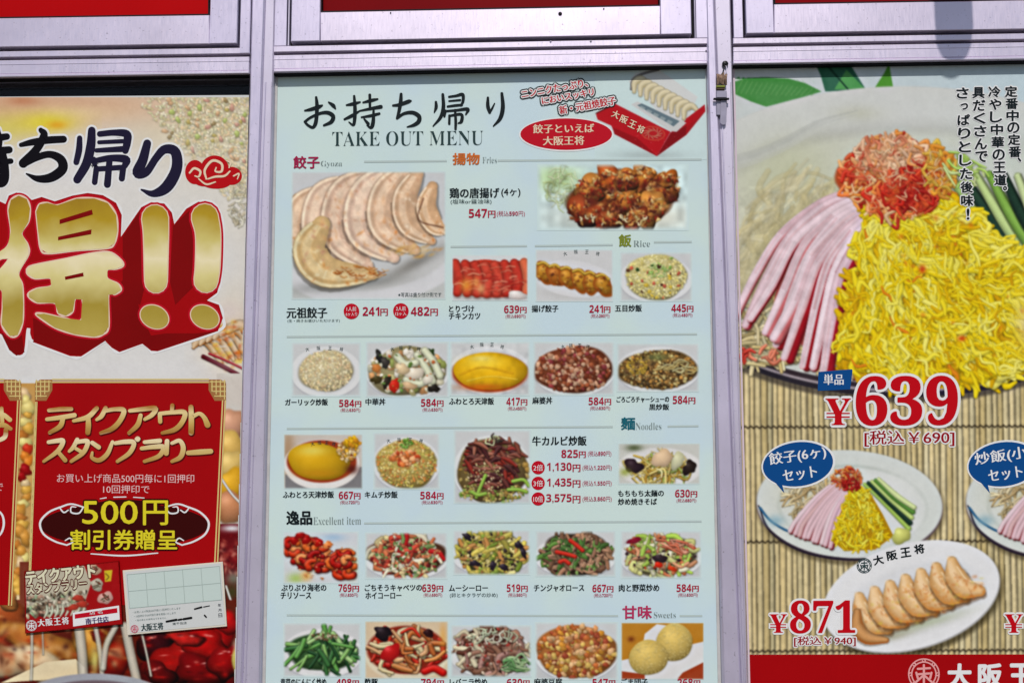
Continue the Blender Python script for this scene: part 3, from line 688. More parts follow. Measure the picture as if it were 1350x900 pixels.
def d_gyoza(p, cx, cy, rx, ry):
    p.c[:] = np.array((190, 193, 195)); p.soft(cx, y(p, .95), rx*1.3, ry*.5, (164, 168, 160), .6)
    p.disc(cx+8, cy+30, 122, 60, (200, 202, 205), -.12, 3); p.disc(cx+4, cy+22, 108, 50, (188, 190, 190), -.12, 4)
    p.soft(cx-30, cy+64, 70, 9, (96, 98, 94), .7, -.1); p.soft(cx+62, cy+36, 46, 9, (106, 104, 98), .7, -.5)
    C = (218, 182, 150); Rm = (240, 222, 196)
    rimmed(p, [(392, 262), (384, 290), (388, 322), (408, 344)], 14, (194, 158, 112), Rm, (180, 150, 70))
    rimmed(p, [(428, 252), (398, 272), (392, 312), (420, 338)], 18, C, Rm)
    rimmed(p, [(455, 240), (424, 262), (418, 312), (448, 350)], 20, (216, 186, 162), Rm)
    rimmed(p, [(486, 232), (452, 258), (446, 312), (486, 350)], 22, (210, 178, 154), Rm)
    rimmed(p, [(514, 226), (482, 258), (478, 306), (520, 340)], 23, (218, 188, 166), Rm)
    rimmed(p, [(532, 226), (508, 258), (508, 300), (548, 330)], 21, (214, 180, 150), Rm, (186, 110, 50))
    rimmed(p, [(550, 230), (534, 262), (540, 296), (570, 318)], 17, (208, 172, 138), Rm, (186, 110, 50))
    rimmed(p, [(570, 246), (562, 272), (572, 296), (588, 306)], 14, (212, 172, 132), Rm, (186, 110, 50))
    rimmed(p, [(424, 296), (408, 328), (430, 358), (492, 362)], 23, (210, 178, 124), (224, 214, 176), (190, 112, 44), lt=.55)
    p.stroke([(558, 262), (552, 290), (584, 300)], 1.2, (110, 70, 50), sh=0, hl=0, alpha=.6)
    for i in range(40): x, yy = p.inell((475, 360, 36, 8)); p.stroke([(x-4, yy-2), (x, yy), (x+4, yy-1)], .9, random.choice([(206, 130, 60), (176, 96, 40), (222, 180, 130)]), sh=.1, hl=.05, alpha=.7)
    for i in range(30): x, yy = p.inell((550, 330, 34, 9)); p.soft(x, yy, 5, 2, random.choice([(196, 150, 70), (206, 170, 110), (180, 120, 50)]), .5, -.4)
    dm = (p.c[..., 0]-p.c[..., 2] > 20).astype(float); p.mottle(8, .07, dm); p.mottle(2, .03, dm)
    for _ in range(70): x, yy = p.inell((485, 290, 85, 52)); p.soft(x, yy, random.uniform(2, 7), random.uniform(1.5, 4), random.choice([(232, 206, 178), (206, 160, 120), (214, 172, 140), (198, 140, 90)]), .35, random.uniform(.8, 2))
y = lambda p, t: p.y0+(p.y1-p.y0)*t
dish(384, 226, 588, 395, 'large photo of pan-fried dumplings fanned on a white plate', d_gyoza, vig=3)
T('※写真は盛り付け例です', (525, 385.5, 582, 391), INKS)
BRN = [(140, 62, 24), (178, 96, 34), (110, 40, 20), (200, 130, 60), (160, 84, 40), (90, 34, 24)]
def d_karaage(p, cx, cy, rx, ry):
    p.c[:] = PAPER; p.soft(735, 235, 34, 20, (160, 190, 120), .8); p.soft(cx+20, cy+26, 90, 22, (204, 198, 180), .95)
    p.strands((742, 248, 22, 26), 60, (8, 18), (.8, 1.3), [(176, 196, 140), (200, 210, 170), (170, 186, 120)], sh=.08, alpha=.6)
    p.blob(818, 262, 72, 36, 0, (120, 60, 26), rough=.08, soft=4, sh=.3)
    for (x, yy, r) in ((778, 250, 23), (806, 238, 24), (848, 236, 22), (874, 252, 24), (770, 278, 24), (822, 262, 27), (858, 276, 25), (798, 286, 22), (838, 290, 18), (880, 236, 14), (826, 238, 18)):
        base = random.choice([(190, 108, 40), (170, 80, 30), (200, 134, 62), (150, 64, 30), (196, 120, 50)])
        p.blob(x, yy, r, r*.74, random.random()*3, base, shade=.75, hl=.03, rough=.16, sh=.45)
        for k in range(60):
            a = random.random()*6.3; q = r*math.sqrt(random.random())*.95
            up = math.sin(a) < 0
            p.blob(x+math.cos(a)*q, yy+math.sin(a)*q*.7, random.uniform(1.2, 4), random.uniform(1, 2.4), random.random()*3, np.array(random.choice([(212, 160, 90), (206, 130, 50), (196, 110, 60), (222, 190, 130)] if up and random.random() < .7 else [(130, 50, 24), (90, 34, 24), (160, 44, 22), (170, 90, 40)]))*random.uniform(.85, 1.08), shade=.4, hl=.08, rough=.3, sh=.22, alpha=.8)
    for _ in range(14): p.soft(random.uniform(765, 890), random.uniform(232, 288), random.uniform(4, 9), random.uniform(3, 7), random.choice([(70, 24, 30), (90, 30, 20), (60, 20, 24)]), .6)
    for _ in range(16): p.soft(random.uniform(765, 890), random.uniform(228, 285), random.uniform(3, 7), random.uniform(2, 5), random.choice([(222, 160, 60), (226, 140, 40), (230, 190, 110)]), .5)
    p.strands((cx+4, cy+30, 60, 8), 24, (3, 8), (1, 2), [(196, 170, 110), (170, 120, 60), (206, 190, 150)], sh=.15); p.mottle(9, .12)
dish(708, 216, 908, 304, 'photo of deep-fried chicken pieces', d_karaage, PAPER, vig=6)
def mk_heap(e, base, cols, n, r, kind='chunk', plate=True, extra=None, pre=None, **kw):
    def f(p, cx, cy, rx, ry):
        if plate: p.plate(cx, cy+ry*.1, rx*1.02, ry*.95)
        if pre: pre(p, cx, cy, rx, ry)
        E_ = (cx+e[0]*rx, cy+e[1]*ry, e[2]*rx, e[3]*ry)
        p.blob(E_[0], E_[1], E_[2]*1.03, E_[3]*1.03, 0, base, shade=.4, hl=.03, rough=.04, soft=2.5)
        if kind == 'chunk': p.chunks(E_, n, r, cols, **kw)
        elif kind == 'strand': p.strands(E_, n, (r[0]*6, r[1]*7), (r[0]*.5, r[1]*.6), cols, **kw)
        else:
            p.chunks(E_, n, r, cols, **kw); p.strands(E_, n//2, (r[0]*4, r[1]*5), (r[0]*.4, r[1]*.5), cols)
        if extra: extra(p, cx, cy, rx, ry, E_)
    return f
RED = [(178, 44, 24), (205, 84, 50), (150, 24, 16), (220, 120, 70), (190, 60, 40)]
GRN = [(60, 120, 50), (120, 170, 80), (40, 84, 40), (160, 190, 110)]
def d_cutlet(p, cx, cy, rx, ry):
    p.c[:] = (200, 200, 201); p.soft(cx, cy+23, 50, 8, (140, 130, 126), .7)
    p.poly(catmull([(597, 352), (615, 346), (640, 342), (668, 346), (696, 345), (698, 378), (690, 388), (660, 392), (630, 391), (604, 384), (596, 370)], 5, True), (186, 58, 40))
    for i in range(8):
        x = 603+i*13; c_ = random.choice([(206, 82, 56), (196, 66, 48), (186, 52, 38), (210, 100, 66)])
        p.stroke([(x-3, 350-abs(i-3)), (x+3, 366), (x, 387-abs(i-3)*.6)], (6, 8, 6), c_, edge=.28, hl=.08, sh=.25, n=4)
    for i in range(60): x, yy = p.inell((646, 366, 46, 20)); p.stroke([(x-random.uniform(3, 8), yy+1), (x, yy-1), (x+random.uniform(3, 8), yy+random.uniform(-2, 2))], random.uniform(.6, 1.8), random.choice([(216, 120, 92), (170, 30, 24), (222, 140, 110), (196, 60, 40)]), sh=0, hl=.05, alpha=.6)
    p.soft(615, 376, 9, 10, (222, 150, 56), .8); p.soft(634, 380, 6, 8, (226, 180, 120), .7); p.soft(628, 372, 5, 8, (230, 160, 80), .6); p.blob(682, 389, 12, 6, 0, (214, 204, 200), sh=.1)
dish(596, 336, 696, 397, 'photo of chicken cutlet in red sauce', d_cutlet, vig=2)
def d_fried(p, cx, cy, rx, ry):
    p.c[:] = (194, 196, 197); p.soft(cx+12, cy+22, 50, 8, (170, 170, 168), .8); p.disc(cx, cy+4, 52, 24, (202, 203, 205), .12, 2)
    for i in range(6):
        x = 718+i*15.5; yy = 360+i*3.2
        p.blob(x, yy, 12, 16, -.5, random.choice([(176, 120, 34), (190, 134, 40), (168, 98, 30)]), shade=.5, hl=.12, rough=.1, ecol=(150, 78, 24))
        p.stroke([(x-9, yy-12), (x-1, yy-14), (x+7, yy-8)], 1.8, (196, 160, 60), hl=.15, sh=.3)
        p.chunks((x, yy, 9, 12), 16, (.8, 2.4), [(206, 160, 70), (150, 76, 24), (120, 54, 24)], alpha=.6, sh=.2)
dish(706, 329, 808, 398, 'photo of deep-fried dumplings in a row', d_fried, vig=2)
RICE = [(222, 212, 140), (236, 228, 176), (212, 198, 116), (228, 220, 150), (206, 192, 120)]
def ricex(p, cx, cy, rx, ry, E_):
    p.chunks(E_, 26, (1.6, 3.2), [(190, 96, 70), (120, 160, 70), (90, 60, 40), (206, 180, 70), (60, 90, 40)])
dish(817, 332, 913, 398, 'photo of mixed fried rice', mk_heap((0, 0, .84, .86), (212, 202, 140), RICE, 700, (1, 2), asp=(.5, .8), sh=.08, shade=.15, extra=lambda p, cx, cy, rx, ry, E_: (ricex(p, cx, cy, rx, ry, E_), p.strands((cx+3, cy-8, 14, 9), 30, (4, 8), (.5, 1), [(150, 190, 90), (190, 214, 140)]))))
dish(384, 451, 476, 523, 'photo of garlic fried rice', mk_heap((0, .05, .74, .74), (212, 200, 160), [(222, 212, 170), (234, 224, 188), (210, 194, 144), (218, 186, 144), (228, 212, 160)], 700, (1, 1.9), asp=(.5, .8), sh=.08, shade=.15))
def chukax(p, cx, cy, rx, ry, E_):
    for x, yy, c in ((500, 470, (44, 44, 42)), (508, 478, (60, 56, 50)), (572, 512, (40, 36, 30)), (567, 466, (56, 74, 40)), (497, 500, (70, 60, 30)), (510, 503, (50, 40, 30))):
        p.blob(x, yy, 8, 5, random.random()*3, c, shade=.3, hl=.1, rough=.2)
    for a in ([(560, 462), (572, 478), (580, 495)], [(550, 468), (562, 486), (570, 502)], [(524, 470), (534, 480), (548, 478)], [(536, 500), (552, 506), (562, 500)]): p.stroke(a, 5, (206, 210, 180), edge=.3, hl=.12)
    p.blob(546, 492, 12, 9, 0, (220, 210, 190), hl=.12); p.blob(530, 486, 9, 8, 0, (212, 190, 150), hl=.12); p.blob(520, 508, 6, 10, .1, (190, 40, 24), hl=.1); p.blob(540, 508, 9, 5, .2, (200, 170, 130)); p.blob(564, 500, 7, 6, .2, (214, 208, 190)); p.blob(496, 485, 7, 5, .2, (190, 120, 60))
    p.chunks(E_, 30, (1, 2.6), [(200, 110, 60), (100, 130, 60), (220, 214, 190)])
dish(482, 450, 592, 524, 'photo of stir-fried seafood and vegetables over rice', mk_heap((0, .06, .9, .84), (150, 140, 100), [(210, 206, 180), (180, 170, 120), (150, 160, 90), (200, 150, 100), (222, 216, 200)], 120, (2.5, 6), extra=chukax))
def d_omelet(p, cx, cy, rx, ry):
    p.plate(cx, cy+2, rx*1.0, ry*.9); p.disc(cx, cy+5, 50, 26, (150, 60, 24), 0, 3); p.blob(cx, cy+3, 48, 25, 0, (228, 178, 20), shade=.35, hl=.05, rough=.02, sh=.2)
    p.soft(cx-8, cy-8, 28, 9, (236, 208, 70), .8); p.soft(cx+20, cy+8, 20, 8, (220, 170, 30), .6); p.soft(cx-10, cy+24, 34, 5, (196, 90, 20), .7); p.soft(cx-12, cy-14, 16, 4, (226, 220, 140), .6); p.stroke([(cx-40, cy+8), (cx-10, cy-2), (cx+30, cy+6)], 1.4, (196, 138, 12), sh=0, hl=.1, alpha=.45); p.stroke([(cx-30, cy+16), (cx, cy+10), (cx+36, cy+14)], 1.2, (230, 196, 60), sh=0, hl=.1, alpha=.6); p.mottle(6, .06)
dish(593, 450, 699, 522, 'photo of glossy yellow omelette over rice', d_omelet)
dish(703, 450, 810, 521, 'photo of spicy tofu over rice', mk_heap((0, .04, .92, .86), (120, 60, 36), [(170, 110, 80), (150, 80, 50), (196, 150, 120), (120, 56, 34), (200, 160, 130), (140, 60, 60)], 330, (1.8, 4.2), asp=(.6, 1)))
dish(813, 452, 922, 517, 'photo of dark fried rice with roast pork', mk_heap((0, .08, .92, .78), (120, 92, 50), [(150, 112, 60), (100, 72, 40), (180, 150, 90), (190, 140, 70), (70, 56, 36), (196, 180, 120)], 520, (1.2, 3), asp=(.5, .9), extra=lambda p, cx, cy, rx, ry, E_: (p.strands((890, 485, 26, 8), 14, (14, 24), (.8, 1.6), [(196, 186, 130), (170, 150, 90)], ang=-.25, sd=.15), p.chunks((840, 482, 14, 12), 60, (1, 2.4), [(196, 160, 60), (160, 130, 50)]), p.soft(cx, cy-14, 16, 6, (140, 160, 90), .5))))
def d_tenshin(p, cx, cy, rx, ry):
    p.c[:] = (190, 180, 170); p.soft(380, 600, 10, 40, (150, 110, 70), .7); p.poly([(376, 625), (478, 615), (478, 645), (376, 645)], (120, 118, 120))
    p.disc(424, 612, 50, 33, (212, 208, 204), 0, 1.5); p.disc(424, 608, 46, 28, (150, 60, 30), 0, 2)
    p.blob(420, 608, 40, 25, .1, (206, 160, 24), shade=.35, hl=.05, rough=.03); p.soft(412, 594, 20, 7, (214, 200, 90), .8); p.soft(420, 624, 30, 6, (190, 130, 20), .6)
    p.chunks((458, 594, 14, 13), 160, (1.2, 2.8), [(206, 170, 110), (226, 200, 150), (190, 130, 60), (214, 160, 40)]); p.chunks((465, 583, 10, 6), 30, (2, 4), [(220, 170, 30), (206, 140, 30)])
    p.soft(464, 618, 9, 7, (80, 30, 24), .9)
dish(374, 572, 478, 644, 'photo of omelette and fried rice in a white bowl', d_tenshin, vig=2)
dish(492, 570, 580, 645, 'photo of kimchi fried rice', mk_heap((0, .1, .9, .82), (190, 166, 90), [(220, 198, 116), (232, 214, 146), (206, 164, 84), (210, 130, 64), (190, 180, 84)], 600, (1, 2), asp=(.5, .8), sh=.10, shade=.2, extra=lambda p, cx, cy, rx, ry, E_: (p.chunks((cx-2, cy-4, 18, 9), 60, (2, 4.5), [(200, 80, 40), (214, 120, 60), (224, 160, 110)]), p.chunks((cx, cy-24, 8, 6), 30, (1.2, 2.4), [(110, 160, 60), (160, 190, 100)]))))
def kalbix(p, cx, cy, rx, ry, E_):
    p.chunks((650, 648, 44, 14), 160, (1.2, 2.8), [(200, 180, 110), (160, 140, 70), (120, 150, 60)])
    for i in range(95):
        x, yy = p.inell((652, 612, 40, 34)); a = random.gauss(.3, .5); l = random.uniform(5, 12)
        p.stroke([(x-l*math.cos(a), yy-l*math.sin(a)), (x, yy-2), (x+l*math.cos(a), yy+l*math.sin(a))], (1.5, 3.6, 1.5), np.array(random.choice([(92, 44, 38), (120, 64, 50), (70, 30, 30), (150, 90, 70), (130, 40, 30)])), hl=.18, edge=.5)
    p.chunks((640, 628, 24, 20), 50, (.8, 1.6), [(222, 200, 160), (190, 180, 120)], sh=.2)
    for a in ([(628, 655), (634, 640), (640, 626)], [(676, 634), (690, 632), (697, 640)], [(670, 645), (684, 645), (694, 648)], [(622, 648), (630, 652), (640, 650)]): p.stroke(a, 2.4, (136, 172, 66), hl=.15)
    p.strands((652, 580, 9, 6), 14, (5, 9), (.8, 1.3), [(60, 50, 44), (190, 200, 150)])
dish(598, 566, 700, 664, 'tall photo of grilled beef rib heaped over fried rice', mk_heap((0, .1, .92, .82), (120, 100, 60), [(170, 150, 90), (150, 120, 60)], 60, (2, 4), extra=kalbix))
def d_yaki(p, cx, cy, rx, ry):
    p.c[:] = (188, 190, 184); p.disc(870, 616, 56, 26, (206, 206, 204), 0, 2); p.soft(836, 590, 12, 5, (80, 90, 60), .9)
    p.strands((870, 618, 34, 17), 110, (12, 26), (1, 1.8), [(206, 186, 110), (180, 150, 60), (222, 206, 150), (160, 120, 40), (150, 170, 80)], bend=.9)
    p.blob(835, 614, 11, 10, 0, (48, 32, 40), hl=.1, rough=.2); p.blob(909, 616, 9, 9, 0, (44, 34, 30), hl=.1, rough=.2); p.blob(873, 604, 13, 12, 0, (214, 186, 150), hl=.06); p.blob(893, 607, 8, 12, .3, (196, 196, 160)); p.soft(824, 622, 8, 6, (140, 150, 60), .8)
dish(815, 584, 923, 638, 'photo of fried thick noodles', d_yaki, vig=2)
REDS = [(196, 52, 20), (170, 20, 10), (210, 90, 30), (150, 12, 8), (222, 130, 70)]
def d_shrimp(p, cx, cy, rx, ry):
    p.c[:] = (196, 200, 204); p.soft(390, 762, 12, 8, (160, 186, 100), .9); p.soft(464, 745, 8, 16, (176, 186, 110), .9); p.soft(440, 708, 18, 6, (150, 180, 206), .8); p.soft(404, 758, 8, 8, (214, 160, 80), .9)
    for i in range(78):
        x = random.uniform(381, 464); yy = random.uniform(-16, 16)+732+(x-420)*.30
        a = random.random()*3.1; r = random.uniform(5, 9); col = random.choice(REDS)
        p.stroke([(x+r*math.cos(a+t), yy+.75*r*math.sin(a+t)) for t in (0, .9, 1.8, 2.6)], (4.8, 4.4, 3), col, edge=.5, hl=.2)
    for (x, yy) in ((388, 712), (396, 705), (404, 712), (420, 715), (432, 718)): p.blob(x, yy, 6, 5, 0, random.choice(REDS), hl=.2)
    p.chunks((424, 738, 38, 26), 60, (.7, 1.6), [(226, 150, 100), (120, 10, 8), (214, 120, 60)], sh=.2)
dish(373, 700, 473, 769, 'photo of shrimp in chilli sauce', d_shrimp, vig=3)
def mixdish(base, big, small, n=70, m=140, ry_=.74, extra=None, ang=None):
    def f(p, cx, cy, rx, ry):
        p.plate(cx, cy+ry*.12, rx*1.04, ry*.92)
        E_ = (cx, cy+ry*.02, rx*.88, ry*(ry_+.08))
        p.blob(E_[0], E_[1], E_[2]*1.02, E_[3]*1.02, 0, np.array(base)*.7, shade=.4, hl=0, rough=.08, soft=3)
        p.strands(E_, int(n*1.5), (9, 22), (1.8, 4.2), big, ang=ang, sd=.7, hl=.12, edge=.3, sh=.24); p.chunks(E_, m, (1, 2.8), small, hl=.12, sh=.12)
        for _ in range(5): p.soft(*p.inell((E_[0], E_[1]+E_[3]*.3, E_[2]*.8, E_[3]*.6)), random.uniform(2, 5), random.uniform(1.5, 3), (30, 20, 16), .6)
        if extra: extra(p, cx, cy, rx, ry, E_)
    return f
dish(481, 701, 590, 763, 'photo of cabbage and pork stir-fry', mixdish((150, 90, 60), [(190, 70, 50), (206, 190, 140), (120, 140, 80), (196, 110, 70), (176, 30, 30), (214, 206, 180)], [(200, 120, 80), (120, 40, 40), (214, 190, 140), (90, 130, 70)]))
dish(597, 698, 699, 758, 'photo of egg and wood-ear mushroom stir-fry', mixdish((110, 110, 50), [(206, 190, 90), (170, 160, 70), (120, 140, 50), (214, 200, 130), (180, 130, 70)], [(60, 50, 40), (196, 176, 80), (150, 170, 70)], 110, 100, .84, extra=lambda p, cx, cy, rx, ry, E_: [p.blob(x, yy, 7, 3.6, a, (44, 36, 42), hl=.15, rough=.2) for x, yy, a in ((616, 707, .4), (684, 718, .8), (690, 728, 1), (664, 747, .1), (650, 745, 2), (626, 742, .4))]))
dish(706, 699, 812, 760, 'photo of beef and green pepper strips', mixdish((90, 70, 50), [(110, 80, 60), (150, 110, 84), (96, 136, 60), (170, 130, 100), (70, 100, 46)], [(170, 140, 110), (70, 44, 36), (120, 150, 80)], 100, 60, .78, extra=lambda p, cx, cy, rx, ry, E_: [p.stroke(a, 2.8, (186, 44, 28), hl=.15) for a in ([(752, 712), (760, 718), (768, 725)], [(734, 727), (748, 730), (758, 733)], [(738, 740), (744, 738), (750, 742)])]))
dish(818, 699, 925, 762, 'photo of meat and vegetable stir-fry', mixdish((170, 160, 110), [(200, 200, 130), (160, 190, 80), (190, 110, 70), (214, 210, 180), (206, 150, 110)], [(190, 60, 30), (60, 40, 44), (200, 214, 120), (120, 150, 60)], 80, 60, .7, extra=lambda p, cx, cy, rx, ry, E_: (p.blob(836, 712, 9, 4, -.2, (130, 30, 50), hl=.1), p.blob(870, 736, 9, 6, 0, (50, 36, 40), hl=.12), p.blob(868, 744, 5, 4, 0, (196, 40, 20)), p.blob(886, 749, 6, 3, .3, (196, 60, 24)), p.strands((890, 720, 20, 7), 16, (14, 24), (1.2, 2), [(206, 140, 110), (190, 100, 70)], ang=.3, sd=.2))))
def d_greens(p, cx, cy, rx, ry):
    p.plate(cx, cy+5, rx*1.04, ry*.92); p.blob(cx, cy+3, 44, 25, 0, (50, 84, 46), shade=.4, hl=0, rough=.05, soft=3)
    for i in range(60):
        x, yy = p.inell((cx, cy+4, 42, 22)); a = random.gauss(1.3 if x > cx else -.6, .5); l = random.uniform(7, 16)
        p.stroke([(x-l*math.cos(a), yy-l*math.sin(a)), (x+1, yy), (x+l*math.cos(a), yy+l*math.sin(a))], random.uniform(1.6, 3.6), random.choice([(120, 168, 90), (50, 100, 50), (150, 190, 120), (30, 70, 36), (90, 150, 70)]), hl=.18, edge=.5)
    p.chunks((428, 838, 18, 5), 34, (1, 2.2), [(190, 180, 150), (110, 90, 60)])
dish(373, 820, 476, 892, 'photo of garlic stir-fried greens', d_greens)
def d_subuta(p, cx, cy, rx, ry):
    p.c[:] = (200, 180, 150); p.disc(cx, cy+4, rx*1.02, ry*.98, (208, 196, 170), 0, 2); p.disc(cx, cy, rx*.95, ry*.84, (130, 40, 24), 0, 3)
    p.strands((cx, cy-2, 48, 28), 80, (12, 28), (2, 4.6), [(196, 44, 24), (214, 160, 110), (170, 90, 40), (206, 186, 140), (180, 30, 20), (196, 120, 60)], ang=.5, sd=.6, hl=.25, edge=.45)
    p.blob(505, 834, 13, 8, .2, (34, 24, 28), hl=.15, rough=.2); p.blob(565, 834, 7, 5, 0, (50, 24, 24), hl=.1); p.blob(515, 860, 10, 14, .6, (176, 24, 24), hl=.2); p.stroke([(560, 884), (572, 880), (584, 886)], 5, (190, 24, 16), hl=.2); p.soft(584, 840, 5, 20, (214, 150, 60), .6)
dish(481, 818, 591, 894, 'photo of sweet and sour pork', d_subuta, vig=2)
dish(594, 823, 701, 892, 'photo of liver and chive stir-fry', mixdish((90, 66, 50), [(120, 84, 66), (150, 110, 90), (200, 190, 160), (100, 60, 46), (160, 120, 110)], [(190, 170, 150), (80, 44, 36), (150, 60, 50)], 90, 60, .8, extra=lambda p, cx, cy, rx, ry, E_: (p.strands((680, 876, 16, 9), 26, (12, 20), (1.1, 2), [(90, 136, 80), (150, 180, 130)], ang=.1, sd=.3), p.strands((650, 838, 30, 8), 24, (8, 14), (.8, 1.4), [(170, 180, 150), (200, 200, 180)]))))
dish(705, 819, 815, 896, 'photo of mapo tofu', mk_heap((0, .02, .92, .9), (176, 110, 56), [(200, 140, 90), (180, 100, 50), (214, 170, 120), (190, 130, 50), (150, 70, 44), (206, 170, 90)], 260, (2.4, 5), asp=(.6, 1)))
def d_dango(p, cx, cy, rx, ry):
    p.c[:] = (176, 120, 36); p.poly([(819, 870), (928, 845), (928, 898), (819, 898)], (206, 206, 206)); p.poly([(850, 835), (866, 822), (880, 824), (862, 866), (930, 850), (930, 880), (840, 892)], (208, 208, 208))
    p.soft(832, 842, 5, 4, (110, 50, 20), .9); p.poly([(900, 886), (928, 872), (928, 898), (890, 898)], (150, 60, 30)); p.poly([(819, 884), (850, 888), (850, 898), (819, 898)], (150, 60, 30))
    for x, yy, rx_, ry_ in ((889, 846, 24, 25), (855, 866, 26, 23)):
        p.blob(x, yy, rx_, ry_, 0, (212, 184, 100), shade=.35, hl=.04, rough=.02)
        for k in range(120):
            a = random.random()*6.28; q = math.sqrt(random.random())*.96; p.blob(x+math.cos(a)*q*rx_, yy+math.sin(a)*q*ry_, 1.3, .8, random.random()*3, (222, 202, 130), shade=.1, hl=.05, sh=.08, alpha=.4)
dish(819, 820, 928, 895, 'photo of two sesame dumplings', d_dango, vig=1.5)
# maker's name on the plate rims
def arc(txt, x0, x1, yy, h, m, par, up=.8, ly=7):
    n_ = len(txt)
    for i, ch in enumerate(txt):
        u = (i/(n_-1))*2-1; x = x0+(x1-x0)*i/(n_-1)
        text(ch, (x-h*.42, yy+up*u*u*h-h*.45, x+h*.42, yy+up*u*u*h+h*.45), m, par, lay=ly, rot=u*14)
for a, b, yy, up in ((745, 788, 331.5, .5), (405, 450, 458.5, .3), (517, 552, 458, .3), (622, 662, 453.5, .6), (742, 775, 455, .3), (412, 440, 583, .3), (512, 555, 579, .3)):
    arc('大阪王将', a, b, yy, 5.6, INKS, menu, up)

# promotional box top right
def promo():
    random.seed(3); p = Pic(784, 84, 932, 210, 1.25, PAPER)
    p.soft(855, 205, 50, 7, (140, 150, 150), .5)
    p.poly([(829, 108), (838, 96), (866, 90), (920, 128), (905, 160), (880, 160)], (196, 200, 200)); p.stroke([(832, 118), (834, 106), (846, 98), (868, 92)], 1.6, (120, 118, 120), sh=0, hl=0)
    for i in range(9):
        x = 842+i*8.2; yy = 112+i*4.4
        p.stroke([(x-6, yy+9), (x-5, yy-3), (x+4, yy-8), (x+12, yy-1)], (2.5, 5, 2.5), (202, 192, 158), edge=.25, hl=.1, sh=.35, ecol=(176, 160, 110))
    p.poly([(884, 175), (929, 138), (930, 147), (905, 178), (866, 206)], (150, 12, 22)); p.poly([(904, 157), (929, 138), (930, 147), (905, 168)], (165, 10, 24))
    p.poly([(785, 150), (811, 137), (884, 174), (866, 206), (810, 176), (806, 166), (788, 158)], (170, 14, 26)); p.poly([(808, 168), (840, 182), (866, 206), (810, 177)], (138, 8, 18))
    p.poly([(884, 176), (905, 166), (904, 178), (866, 206)], (120, 6, 16)); p.stroke([(785, 150), (811, 137)], .8, (90, 6, 12), sh=0, hl=0)
    p.poly([(832, 138), (840, 134), (905, 162), (892, 174), (884, 173)], (190, 192, 192)); p.poly([(840, 139), (846, 136.5), (896, 160), (888, 167)], (90, 110, 120))
    for i in range(5): p.poly([(845+i*9, 139.5+i*4.6), (851+i*9, 142.5+i*4.6), (848+i*9, 146+i*4.6), (842+i*9, 143+i*4.6)], (160, 172, 172), .6)
    for i in range(40): x, yy = random.uniform(815, 898), random.uniform(178, 205); (p.poly([(x, yy), (x+1.5, yy-1), (x+2, yy+.6)], (200, 120, 110), .5) if (yy-176) < (x-812)*.55 and x < 868 or (x > 868 and yy < 206-(x-866)) and yy > 180 else None)
    p.disc(861, 176, 16, 9.5, (196, 120, 70), .12, 1, .55); p.disc(861, 176, 14.4, 8.2, (168, 22, 30), .12, 1)
    for k in range(12): p.stroke([(861+12*math.cos(k*.52), 176+7*math.sin(k*.52)), (861+6*math.cos(k*.52+.7), 176+3.5*math.sin(k*.52+.7))], .6, (206, 140, 110), sh=0, hl=0)
    p.vig(PAPER, 3); p.grain(2); p.emit({0: ('packet_picture', 'photo of dumplings in an open red box')}, menu, 2, M_PRINT)
promo()
CREAM = mat('cream_ink', (214, 196, 170), rough=.5)
for i, ch in enumerate('大阪王将'):
    text(ch, (807+i*11, 146+i*6.5, 816.5+i*11, 156+i*6.5), CREAM, menu, lay=8, rot=24, bold=.3, n=2)
polys('red_oval', [ell(746.5, 177.5, 62.5, 22.6, 0)], HALO, menu, 3); polys('red_oval', [ell(746.5, 177, 60.5, 20.8, 0)], REDI, menu, 4)
T('餃子といえば', (703, 163.5, 783, 175.5), CREAM, bold=.35, n=2, sl=-.015); T('大阪王将', (716, 179.5, 770, 191.5), CREAM, bold=.35, n=2, sl=-.015)
for t_, b_ in (('ニンニクたっぷり、', (687, 111.5, 775, 122)), ('においスッキリ', (714, 122.5, 783, 132)), ('新・元祖焼餃子', (737, 133.5, 812, 144.5))):
    text(t_, b_, INK, menu, lay=5, bold=3.2, rot=-10, n=12); text(t_, b_, HALO, menu, lay=7, bold=1.6, rot=-10, n=8); text(t_, b_, REDI, menu, lay=9, bold=.35, rot=-10, n=2)
